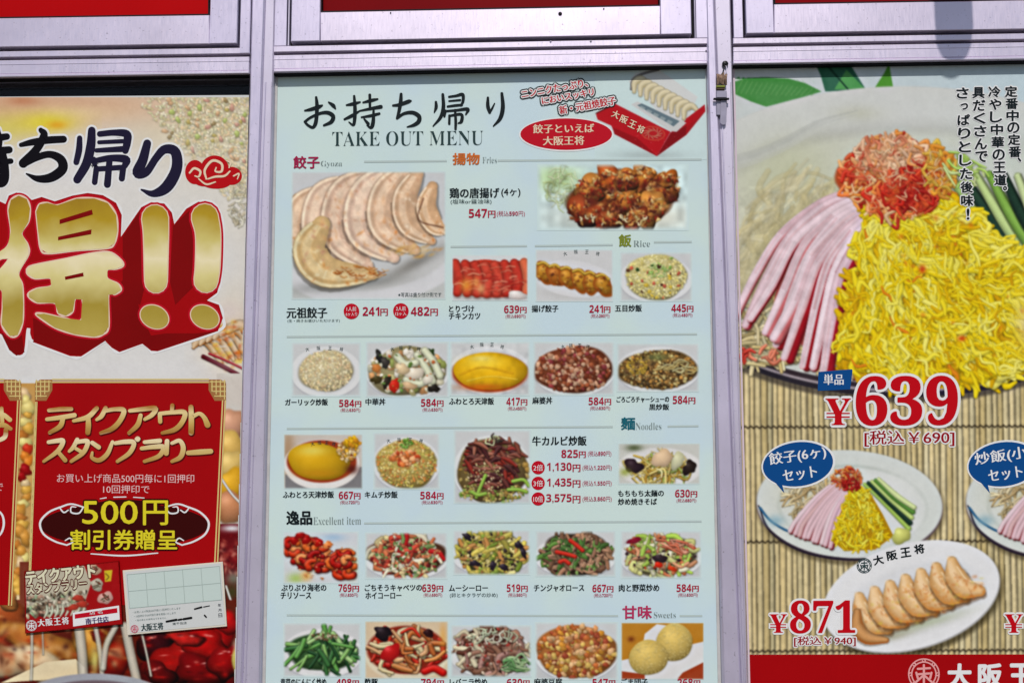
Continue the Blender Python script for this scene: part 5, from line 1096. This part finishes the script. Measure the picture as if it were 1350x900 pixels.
    for _ in range(130): x, yy = p.inell((90, 850, 230, 55)); p.soft(x, yy, random.uniform(2, 8), random.uniform(1.5, 4), random.choice([(60, 14, 10), (196, 120, 60), (150, 40, 20), (40, 14, 20), (206, 150, 90)]), .5)
    for x, yy, r1, r2, c_ in ((205, 850, 26, 20, (60, 10, 16)), (232, 872, 34, 30, (150, 14, 12)), (272, 850, 30, 24, (170, 12, 12)), (262, 884, 30, 22, (112, 6, 10)), (298, 872, 20, 26, (140, 10, 12)), (246, 842, 20, 10, (190, 30, 26)), (212, 888, 20, 16, (90, 8, 10))):
        p.blob(x, yy, r1, r2, random.random()*.8, c_, shade=.75, hl=0, rough=.16, soft=3, sh=.8)
        for _ in range(4): a_ = random.uniform(-2.6, -.6); p.soft(x+r1*.55*math.cos(a_), yy+r2*.55*math.sin(a_), random.uniform(2, 6), random.uniform(.8, 1.8), random.choice([(224, 170, 160), (206, 90, 80), (214, 130, 120)]), .7, random.uniform(-.4, .2))
        for _ in range(8): p.soft(x+random.uniform(-.7, .7)*r1, yy+random.uniform(-.7, .7)*r2, random.uniform(2, 7), random.uniform(1.5, 4), random.choice([(190, 20, 16), (60, 4, 8), (130, 20, 14)]), .5)
    for _ in range(90): x, yy = p.inell((60, 858, 110, 34)); p.soft(x, yy, random.uniform(4, 14), random.uniform(3, 8), random.choice([(90, 40, 20), (196, 150, 96), (150, 80, 40), (214, 176, 120), (60, 24, 20), (176, 60, 30)]), .45, random.random()*3)
    p.poly([(60, 872), (100, 868), (112, 880), (112, 892), (20, 898), (0, 900)], (212, 196, 160))
    for a, w_ in (([(42, 830), (42, 865), (41, 895)], 1.8), ([(104, 826), (108, 860), (110, 895)], 6.5), ([(126, 826), (132, 860), (135, 895)], 3.2), ([(152, 826), (140, 850), (136, 880)], 4), ([(165, 825), (172, 860), (180, 895)], 6), ([(186, 830), (193, 860), (199, 890)], 1.5), ([(56, 830), (57, 862)], 1)): p.stroke(a, w_, (198, 192, 176), edge=.35, hl=.03, n=4, sh=.3, alpha=.85, soft=2)
    p.soft(125, 870, 6, 20, (206, 196, 110), .8); p.blob(322, 872, 16, 34, .1, (196, 176, 90), hl=.05, soft=3); p.soft(312, 850, 5, 8, (214, 200, 170), .8)
    p.disc(125, 935, 110, 48, (150, 150, 156), 0, 2); p.disc(125, 938, 100, 42, (110, 90, 96), 0, 3); p.disc(125, 941, 96, 40, (150, 60, 30), 0, 3)
    p.clarity(.3); p.grain(3); out = p.X[:, :]+1 > mLa(p.Y)
    p.id = np.where(out, 9, p.id)
    p.emit({0: ('background_print', 'blurred collage of food photographs')}, fest, 2, M_PRINTW)
collage()
F = lambda t, b, m=INK, **k: text(t, b, m, fest, **k)
# big brush 持ち帰り
s5 = dict(origin=(0, 100), sc=5.62); s3 = dict(origin=(0, 0), sc=3.463)
g1 = [[(-150, 470, 20), (-40, 462, 26), (50, 450, 24)], [(-20, 400, 20), (-10, 470, 28), (-14, 540, 26)], [(-190, 575, 16), (-50, 560, 28), (68, 548, 26)], [(-160, 640, 18), (-40, 640, 22), (80, 632, 20)], [(18, 560, 24), (30, 660, 34), (28, 770, 36), (-10, 800, 26), (-70, 770, 10)], [(-110, 680, 16), (-70, 730, 22)]]
ti = [[(155, 512, 16), (240, 492, 24), (360, 476, 27), (470, 470, 26)], [(302, 402, 18), (326, 440, 28), (270, 545, 30), (172, 648, 34)], [(172, 648, 30), (270, 605, 26), (370, 582, 26), (450, 620, 33), (462, 690, 36), (380, 752, 34), (280, 762, 24), (196, 726, 6)], ]
kl = [[(590, 462, 20), (585, 550, 24), (565, 640, 22)], [(680, 405, 28), (672, 520, 34), (640, 650, 34), (572, 768, 30)]]
kr = [[(455, 612, 13), (520, 606, 14), (578, 612, 18), (580, 650, 18), (572, 688, 15)], [(452, 650, 9), (560, 645, 10)], [(440, 687, 10), (570, 680, 14)], [(428, 730, 14), (432, 750, 12)], [(430, 735, 12), (505, 722, 15), (575, 728, 18), (570, 756, 14)], [(440, 768, 13), (432, 832, 13)], [(442, 772, 12), (560, 764, 12)], [(562, 768, 14), (556, 815, 14)], [(500, 730, 14), (490, 842, 16)]]
ri = [[(672, 655, 18), (652, 730, 22), (628, 788, 24), (668, 786, 18), (712, 722, 17), (752, 682, 20), (800, 694, 23), (806, 770, 25), (762, 852, 26), (700, 884, 16), (645, 866, 4)]]
for q, st, nm in ((g1, s5, INK), (ti, s5, INK), (kl, s5, NAVY), (kr, s3, NAVY), (ri, s3, NAVY)):
    strokes('lettering', q, HALO, fest, 3, grow=2.6, **st); strokes('lettering', q, mat('deep_black_ink', (16, 14, 20), rough=.4) if nm is INK else NAVY, fest, 6, **st)
# red cloud ornament
CL = mat('cloud_red', (172, 12, 20), rough=.45)
polys('cloud_ornament', [ell(257, 227, 13, 16, 0), ell(283, 224, 19, 19), ell(305, 232, 14, 12), ell(285, 240, 20, 9), ell(270, 236, 16, 10)], CL, fest, 4)
strokes('cloud_ornament', [[(250, 228, 1.2), (256, 222, 1.5), (264, 226, 1.5), (262, 233, 1.2), (257, 232, .8)], [(272, 236, 1.1), (270, 224, 1.6), (280, 212, 1.7), (292, 216, 1.6), (292, 226, 1.5), (284, 226, 1.1), (285, 221, .8)], [(274, 236, .9), (284, 233, 1.4), (296, 232, 1.4), (303, 226, 1)], [(299, 212, .8), (304, 215, 1.2), (302, 221, .8)], [(308, 232, 1), (315, 229, 1), (313, 236, .7)], [(262, 236, .8), (272, 243, 1.2), (284, 240, .8)]], CREAM, fest, 7)
# 得!! on its red block
s2_ = dict(origin=(0, 240), sc=3.463)
blk = [(-120, 70), (-60, 60), (25, 100), (40, 62), (75, 48), (120, 60), (145, 82), (190, 68), (250, 88), (330, 62), (400, 50), (470, 60), (530, 95), (556, 150), (552, 250), (600, 180), (645, 115), (690, 92), (750, 98), (785, 140), (796, 192), (850, 122), (905, 90), (970, 95), (1008, 150), (1020, 240), (1012, 420), (992, 505), (945, 540), (1000, 560), (1018, 620), (995, 680), (720, 772), (690, 770), (650, 738), (545, 776), (510, 756), (480, 725), (370, 796), (320, 794), (150, 730), (130, 668), (115, 780), (75, 796), (40, 770), (0, 700), (-120, 690)]
strokes('lettering', [[(x, y_, 7) for x, y_ in blk]], HALO, fest, 3, **s2_)
polys('letter_block', [blk], PANELRED, fest, 4, **s2_)
polys('letter_block', [[(500, 520), (600, 400), (640, 600), (690, 700), (760, 690), (900, 690), (985, 682), (720, 768), (690, 766), (650, 735), (545, 772), (510, 752), (484, 722), (370, 790), (320, 788), (155, 728), (150, 620), (300, 690), (470, 712)], [(560, 250), (640, 130), (650, 250), (660, 480), (640, 560), (560, 520)], [(790, 200), (865, 130), (885, 300), (880, 480), (800, 560), (775, 450)], [(5, 690), (100, 700), (112, 776), (75, 792), (42, 766)]], DEEPRED, fest, 5, **s2_)
GOLD = gold_mat('printed_gold_gradient', zat(258), zat(446), [(0, (176, 158, 78)), (.22, (158, 138, 52)), (.42, (206, 196, 132)), (.55, (222, 212, 174)), (.68, (196, 184, 110)), (.86, (168, 140, 34)), (1, (150, 118, 30))])
G = [[(-110, 350), (-20, 330), (35, 292), (50, 225), (38, 130), (50, 82), (85, 62), (122, 78), (137, 120), (130, 180), (98, 235), (126, 285), (130, 330), (84, 415), (102, 470), (106, 560), (103, 640), (80, 698), (45, 702), (8, 650), (12, 570), (8, 490), (-40, 520), (-110, 560), (-110, 470), (-20, 420), (40, 350), (0, 352), (-110, 420)],
     [(165, 135), (180, 102), (215, 95), (262, 106), (350, 76), (430, 75), (492, 96), (530, 150), (536, 222), (522, 280), (490, 302), (350, 312), (220, 326), (186, 306), (174, 222)],
     [(122, 398), (150, 380), (300, 350), (420, 325), (500, 320), (552, 355), (562, 382), (530, 396), (490, 400), (490, 440), (538, 464), (553, 492), (525, 512), (495, 514), (496, 660), (470, 695), (430, 706), (340, 694), (250, 664), (165, 605), (200, 600), (290, 620), (370, 630), (376, 536), (342, 534), (332, 590), (300, 610), (266, 598), (250, 552), (170, 550), (132, 525), (132, 505), (170, 486), (234, 474), (230, 438), (160, 440), (126, 420)],
     ell(705, 615, 66, 50, 25), ell(935, 615, 66, 50, 25)]
ex1 = [(708, 165, 60), (712, 240, 56), (712, 400, 52), (712, 455, 50)]; ex2 = [(935, 160, 60), (950, 240, 56), (948, 380, 55), (940, 450, 53)]
PINKL = mat('pale_outline_ink', (214, 190, 170), rough=.5)
for q in G: strokes('lettering', [[(x, y_, 13) for x, y_ in list(q)+[q[0]]]], REDI, fest, 5.5, **s2_); strokes('lettering', [[(x, y_, 4.5) for x, y_ in list(q)+[q[0]]]], PINKL, fest, 7, **s2_)
for q in (ex1, ex2): strokes('lettering', [q], REDI, fest, 5.5, grow=4, **s2_); strokes('lettering', [q], PINKL, fest, 7, grow=1.3, **s2_); strokes('lettering', [q], GOLD, fest, 8.5, **s2_)
for q in G: polys('lettering', [q], GOLD, fest, 8.5, **s2_)
polys('lettering', [[(272, 172), (420, 126), (424, 148), (272, 192)], [(265, 250), (418, 216), (416, 238), (265, 266)], [(296, 432), (380, 413), (382, 430), (298, 446)]], DEEPRED, fest, 10, **s2_)
# red gold-framed cards printed on the poster
GLINE = mat('gold_line_ink', (200, 180, 116), rough=.45); GDARK = mat('dark_gold_ink', (130, 96, 60), rough=.45)
def card(xl0, xr0, xl1, xr1, yt, yb):
    polys('red_panel', [[(xl0, yt), (xr0, yt), (xr1, yb), (xl1, yb)]], PANELRED, fest, 4)
    for d, w_ in ((0, .9), (3.6, .9)):
        a = [(xl0-d*.4+1.5, yt+28), (xl1-d*.4+1.5, yb)]; strokes('gold_border', [[(*a[0], w_), (*a[1], w_)], [(xr0+d-3.5, yt+26, w_), (xr1+d-3.5, yb, w_)], [(xl0+22, yt-2+d, w_), (xr0-22, yt-2+d, w_)]], GLINE, fest, 6)
    for cx_, sg in ((xl0, 1), (xr0, -1)):
        Q = []
        polys('gold_corner', [[(cx_-1*sg, yt+26), (cx_-1*sg, yt+3), (cx_+6*sg, yt-2), (cx_+22*sg, yt-2), (cx_+22*sg, yt+12), (cx_+14*sg, yt+26)][::1]], mat('red_shadow_ink', (150, 104, 62), rough=.5), fest, 5)  # brown printed ground behind the corner lattice
        for i in range(4): Q += [[(cx_+(1+i*5.5)*sg, yt-1+i*.2, .75), (cx_+(1+i*5.5)*sg, yt+24-i*3.5, .75)], [(cx_+0*sg, yt+1+i*6.3, .75), (cx_+(20-i*2)*sg, yt+1+i*6.3, .75)]]
        strokes('gold_corner', Q, GLINE, fest, 7)
card(47, 297, 37, 284, 502, 797)
card(-150, 27, -160, 15, 502, 797)
Zs = dict(origin=(0, 490), sc=3.75)
kana = [[(242, 190, 8), (300, 184, 10), (352, 183, 9)], [(232, 234, 8), (300, 225, 10), (368, 214, 10)], [(312, 228, 10), (297, 268, 11), (246, 300, 8)],
 [(478, 180, 10), (435, 222, 11), (364, 242, 7)], [(436, 228, 10), (437, 265, 12), (434, 300, 11)],
 [(522, 178, 9), (502, 218, 10), (478, 236, 6)], [(522, 192, 8), (570, 184, 9), (612, 190, 11), (595, 238, 11), (555, 280, 11), (498, 302, 7)],
 [(642, 192, 8), (705, 184, 10), (768, 180, 11), (752, 212, 10), (716, 234, 7)], [(695, 215, 9), (680, 262, 11), (638, 302, 8)],
 [(852, 166, 9), (850, 192, 8)], [(790, 208, 9), (792, 246, 9)], [(790, 206, 8), (850, 200, 9), (912, 200, 11), (902, 245, 11), (865, 284, 11), (802, 302, 7)],
 [(944, 174, 11), (946, 240, 12), (945, 300, 12)], [(950, 222, 9), (985, 206, 8), (1010, 226, 10), (1026, 262, 13)],
 [(240, 347, 8), (285, 340, 10), (312, 342, 10), (286, 390, 10), (216, 442, 6)], [(285, 392, 8), (322, 436, 10)],
 [(382, 334, 9), (362, 372, 9), (342, 392, 6)], [(378, 348, 8), (408, 342, 9), (434, 346, 10), (412, 398, 10), (352, 442, 7)], [(374, 378, 7), (412, 400, 8)],
 [(456, 350, 9), (488, 372, 10)], [(556, 346, 7), (530, 405, 10), (490, 436, 10), (455, 424, 8), (456, 398, 5)],
 [(570, 352, 8), (620, 345, 10), (662, 350, 10), (640, 400, 10), (580, 442, 7)], [(672, 331, 5), (680, 324, 5), (688, 331, 5), (680, 339, 5), (672, 331, 5)],
 [(715, 347, 8), (790, 340, 10)], [(700, 378, 8), (760, 370, 10), (808, 372, 11), (786, 415, 10), (714, 442, 7)],
 [(826, 342, 10), (822, 402, 11)], [(850, 352, 7), (888, 340, 9), (906, 375, 11), (892, 420, 11), (850, 442, 7)],
 [(930, 400, 10), (985, 396, 12), (1042, 392, 11)]]
GOLD2 = gold_mat('gold_kana_gradient', zat(535), zat(609), [(0, (170, 130, 66)), (.2, (196, 172, 110)), (.42, (222, 208, 170)), (.52, (150, 104, 44)), (.7, (190, 160, 90)), (.88, (214, 194, 140)), (1, (160, 110, 50))])
_k = [0, 3, 5, 7, 9, 12, 14, 16, 19, 21, 23, 25, 27, 28]
for a_, b_ in zip(_k[:-1], _k[1:]):
    strokes('lettering', kana[a_:b_], mat('maroon_ink', (80, 4, 10), rough=.5), fest, 6, shift=(.9, 1.1), grow=1.1, **Zs)
    strokes('lettering', kana[a_:b_], GOLD2, fest, 8, grow=.35, **Zs)
F('お買い上げ商品500円毎に1回押印', (75, 624.5, 256, 636), mat('light_pink_ink', (214, 178, 178), rough=.5), sl=.004); F('10回押印で', (136, 639, 197, 650), _mats['light_pink_ink'], sl=.004)
# medallion
DK = mat('medallion_maroon', (52, 2, 6), rough=.45)
polys('medallion', [ell(164, 692, 111, 29), ell(164, 692, 76, 34)], DK, fest, 5)
for gx in (1, -1):
    X_ = lambda x: 164+gx*x
    strokes('medallion_border', [[(X_(54), 668, .9), (X_(70), 664, 1.1), (X_(84), 668, 1.2), (X_(100), 675, 1.3), (X_(111), 688, 1.4), (X_(107), 703, 1.3), (X_(92), 713, 1.2), (X_(76), 718, 1)],
      [(X_(54), 668, .9), (X_(60), 676, 1), (X_(70), 675, 1), (X_(70), 668, .9), (X_(64), 668, .7)], [(X_(86), 668, .8), (X_(80), 675, 1), (X_(74), 672, .8)], [(X_(76), 718, 1), (X_(68), 714, 1), (X_(72), 709, .9), (X_(78), 712, .7)]], HALO, fest, 7)
strokes('medallion_border', [[(120, 729.5, .7), (164, 732, 1.1), (208, 728.5, .7)]], HALO, fest, 7); strokes('medallion_border', [[(132, 657, .5), (140, 655.6, .7)], [(150, 655, .7), (166, 654.6, .7)], [(176, 655, .6), (190, 656, .6)]], HALO, fest, 7)
YEL = mat('yellow_ink', (206, 194, 40), rough=.45)
for t_, b_, bd in (('500', (109, 660, 181, 690), .62), ('円', (189, 659.5, 221, 691.5), .6), ('割引券贈呈', (93.5, 698, 233, 724), .6)):
    F(t_, b_, DK, lay=6, bold=2.6, n=8, sl=0); F(t_, b_, YEL, lay=9, bold=bd, sl=0)
# left card: the visible ends of its lettering
strokes('lettering', [[(-20, 548, 3), (2, 546, 3), (13, 553, 3)], [(-14, 562, 3), (4, 560, 3.2), (14, 565, 2.5)], [(8, 566, 3), (6, 576, 3), (-6, 582, 2.4)], [(2, 538, 2.5), (3, 556, 2.6)]], GOLD2, fest, 8)
F('円で', (-22, 636.5, 4, 647), _mats['light_pink_ink'], sl=0)
strokes('medallion_border', [[(-10, 668, 1), (2, 677, 1.3), (5, 690, 1.5), (1, 703, 1.3), (-10, 712, 1)]], HALO, fest, 7)

# ------------------------------------------------------------------ two stamp cards taped to the left poster
cardm = mat('card_edge', (206, 206, 204), rough=.5)
def quad(q, u, v):
    q = np.asarray(q, float); a = q[0]*(1-u)+q[1]*u; b = q[3]*(1-u)+q[2]*u; return a*(1-v)+b*v
Q1 = [(31.7, 752.5), (156.5, 738.5), (161.5, 822.5), (33, 834.5)]
c1 = thing('stamp_card', tuple(P(96, 790)), 'red stamp card front with outlined lettering and food pictures, taped at a slight tilt', 'card')
MB().hexa(Q1, -.0036, -.0022, .0002).build('card_stock', DEEPRED, c1)
def cardpic():
    random.seed(51); p = Pic(33, 738, 163, 834, 1.5, (150, 14, 18))
    A = lambda u, v: tuple(quad(Q1, u, v))
    p.poly([A(.01, .03), A(.62, -.04), A(.7, .3), A(.62, .62), A(0.02, .70)], (176, 170, 150))
    for i in range(190):
        x, yy = A(random.uniform(.02, .64), random.uniform(.42, .74)); p.blob(x, yy, random.uniform(2, 4), random.uniform(1.4, 2.6), random.random()*3, random.choice([(190, 186, 150), (120, 100, 80), (176, 140, 120), (140, 170, 130), (206, 200, 180), (60, 50, 40)]), shade=.3)
    for i in range(8): u = .2+i*.055; a = A(u, .78); b = A(u+.03, .60); p.stroke([a, ((a[0]+b[0])/2+2, (a[1]+b[1])/2), b], (1, 2, 1), (196, 204, 180), hl=.1)
    for (u, v, r, c_) in ((.70, .10, 8, (196, 170, 140)), (.72, .34, 8.5, (180, 180, 160)), (.80, .56, 9.5, (206, 160, 150))):
        x, yy = A(u+.04, v); p.blob(x, yy, r, r*.9, 0, c_, shade=.25)
        for _ in range(14): p.stroke([(x+random.uniform(-r, r)*.6, yy+random.uniform(-r, r)*.6), (x+random.uniform(-r, r)*.7, yy+random.uniform(-r, r)*.6)], .7, random.choice([(120, 40, 30), (90, 80, 60), (206, 190, 170)]), sh=0, hl=0)
    x, yy = A(.87, .23); p.poly([(x-4, yy-8), (x+7, yy-9), (x+5, yy+6), (x-3, yy+7)], (196, 176, 40)); p.stroke([(x-2, yy-4), (x+2, yy), (x-1, yy+4)], .8, (120, 90, 20), sh=0)
    for (u, v) in ((.56, .52), (.6, .62), (.5, .66)): x, yy = A(u, v); p.blob(x, yy, 8, 4, -.1, random.choice([(170, 50, 36), (60, 120, 70)]), shade=.3)
    p.grain(3)
    q = np.array(Q1); ins = np.ones(p.X.shape, bool)
    for i in range(4):
        a, b = q[i], q[(i+1) % 4]; ins &= ((b[0]-a[0])*(p.Y-a[1])-(b[1]-a[1])*(p.X-a[0])) > 1.3*np.hypot(*(b-a))
    p.id = np.where(ins, 0, 9); p.emit({0: ('card_print', 'outlined food pictures')}, c1, .0039/LAY, M_PRINT)
cardpic()
L1 = lambda t, b, m, l, **k: text(t, b, m, c1, lay=.0041/LAY+l, rot=-6.2, sl=0, **k)
MRN = _mats['maroon_ink']
L1('テイクアウト', (34, 748, 125, 765), MRN, 0, bold=2.0, n=8); L1('テイクアウト', (34, 748, 125, 765), mat('card_pale_ink', (206, 204, 176), rough=.5), 2, bold=.9, n=6)
L1('スタンプラリー', (35, 765, 114, 779), MRN, 0, bold=1.8, n=8); L1('スタンプラリー', (35, 765, 114, 779), _mats['card_pale_ink'], 2, bold=.8, n=6)
emblem(41.5, 824, 6.8, HALO, c1, .0043/LAY)
for i, ch in enumerate('大阪王将'): L1(ch, (50+i*10.6, 815.5-i*.9, 58.5+i*10.6, 825-i*.9), HALO, 2, bold=.5, n=2)
qa = [quad(Q1, *a) for a in ((.495, .74), (.975, .70), (.975, .92), (.495, .96))]
polys('name_box', [qa], HALO, c1, .0041/LAY); polys('name_box', [[quad(Q1, *a) for a in ((.515, .77), (.955, .735), (.955, .81), (.515, .84))]], REDI, c1, .0042/LAY); L1('店 名', (118, 804, 135, 809), HALO, 4); L1('南千住店', (113, 813, 143, 821), mat('violet_ink', (60, 40, 96), rough=.5), 3, bold=.4, n=2)
Q2 = [(161.7, 751.5), (293.5, 740), (299, 825), (168, 836.5)]
c2 = thing('stamp_card', tuple(P(230, 790)), 'pale blank-grid back of a stamp card taped beside the red one', 'card')
MB().hexa(Q2, -.0036, -.0022, .0002).build('card_stock', mat('card_cream', (206, 200, 186), rough=.5), c2)
q = lambda u, v: tuple(quad(Q2, u, v))
lay2 = .0039/LAY
polys('card_print', [[q(.02, .025), q(.98, .02), q(.985, .97), q(.03, .975)]], mat('card_grey', (192, 196, 196), rough=.45), c2, lay2)
GRID = mat('grid_field', (182, 198, 194), rough=.45)
polys('grid_field', [[q(.04, .07), q(.965, .06), q(.97, .58), q(.045, .60)]], GRID, c2, lay2+1)
GL = mat('grid_line', (150, 166, 162), rough=.5)
gp = []
for i in range(6): u = .04+.925*i/5; gp.append([(*q(u, .07), .35), (*q(u+.002, .59), .35)])
for v in (.07, .33, .59): gp.append([(*q(.04, v), .4), (*q(.967, v-.005), .4)])
strokes('grid_line', gp, GL, c2, lay2+2)
L2 = lambda t, u0, v0, u1, v1, m, **k: text(t, (q(u0, v0)[0], (q(u0, v0)[1]+q(u1, v0)[1])/2, q(u1, v1)[0], (q(u0, v1)[1]+q(u1, v1)[1])/2), m, c2, lay=lay2+3, rot=-5, sl=0, **k)
L2('・お買い上げ商品500円毎に1回押印いたします', .07, .64, .55, .675, GREYI); L2('・10回押印で500円割引券を贈呈いたします', .08, .705, .5, .74, GREYI); L2('・他の券との併用はできません', .09, .77, .4, .80, GREYI)
emblem(q(.075, .915)[0], q(.075, .915)[1], 5, mat('pale_red_ink', (196, 90, 110), rough=.5), c2, lay2+3)
L2('大阪王将', .145, .85, .36, .96, INKS, bold=.4, n=2)
strokes('handwritten_mark', [[(*q(.40, .845), 1.3), (*q(.50, .83), 1.5)], [(*q(.52, .835), 1.2), (*q(.55, .83), 1.3)], [(*q(.57, .83), 1.4), (*q(.65, .82), 1.5)], [(*q(.69, .69), 1.0), (*q(.76, .67), 1.2)], [(*q(.78, .67), .6), (*q(.84, .66), .6)], [(*q(.785, .80), 1.1), (*q(.80, .83), 1)]], mat('marker_black', (20, 20, 22), rough=.5), c2, lay2+4)
L2('南千住店', .46, .87, .60, .91, INKS); L2('年', .925, .64, .955, .69, NAVY); L2('月', .925, .72, .955, .76, NAVY); L2('日', .925, .79, .96, .85, NAVY)
# clear tape on the card tops
tape = bpy.data.materials.new('clear_tape'); tape.use_nodes = True; b_ = tape.node_tree.nodes['Principled BSDF']; b_.inputs['Base Color'].default_value = (.8, .8, .78, 1); b_.inputs['Alpha'].default_value = .16; b_.inputs['Roughness'].default_value = .25
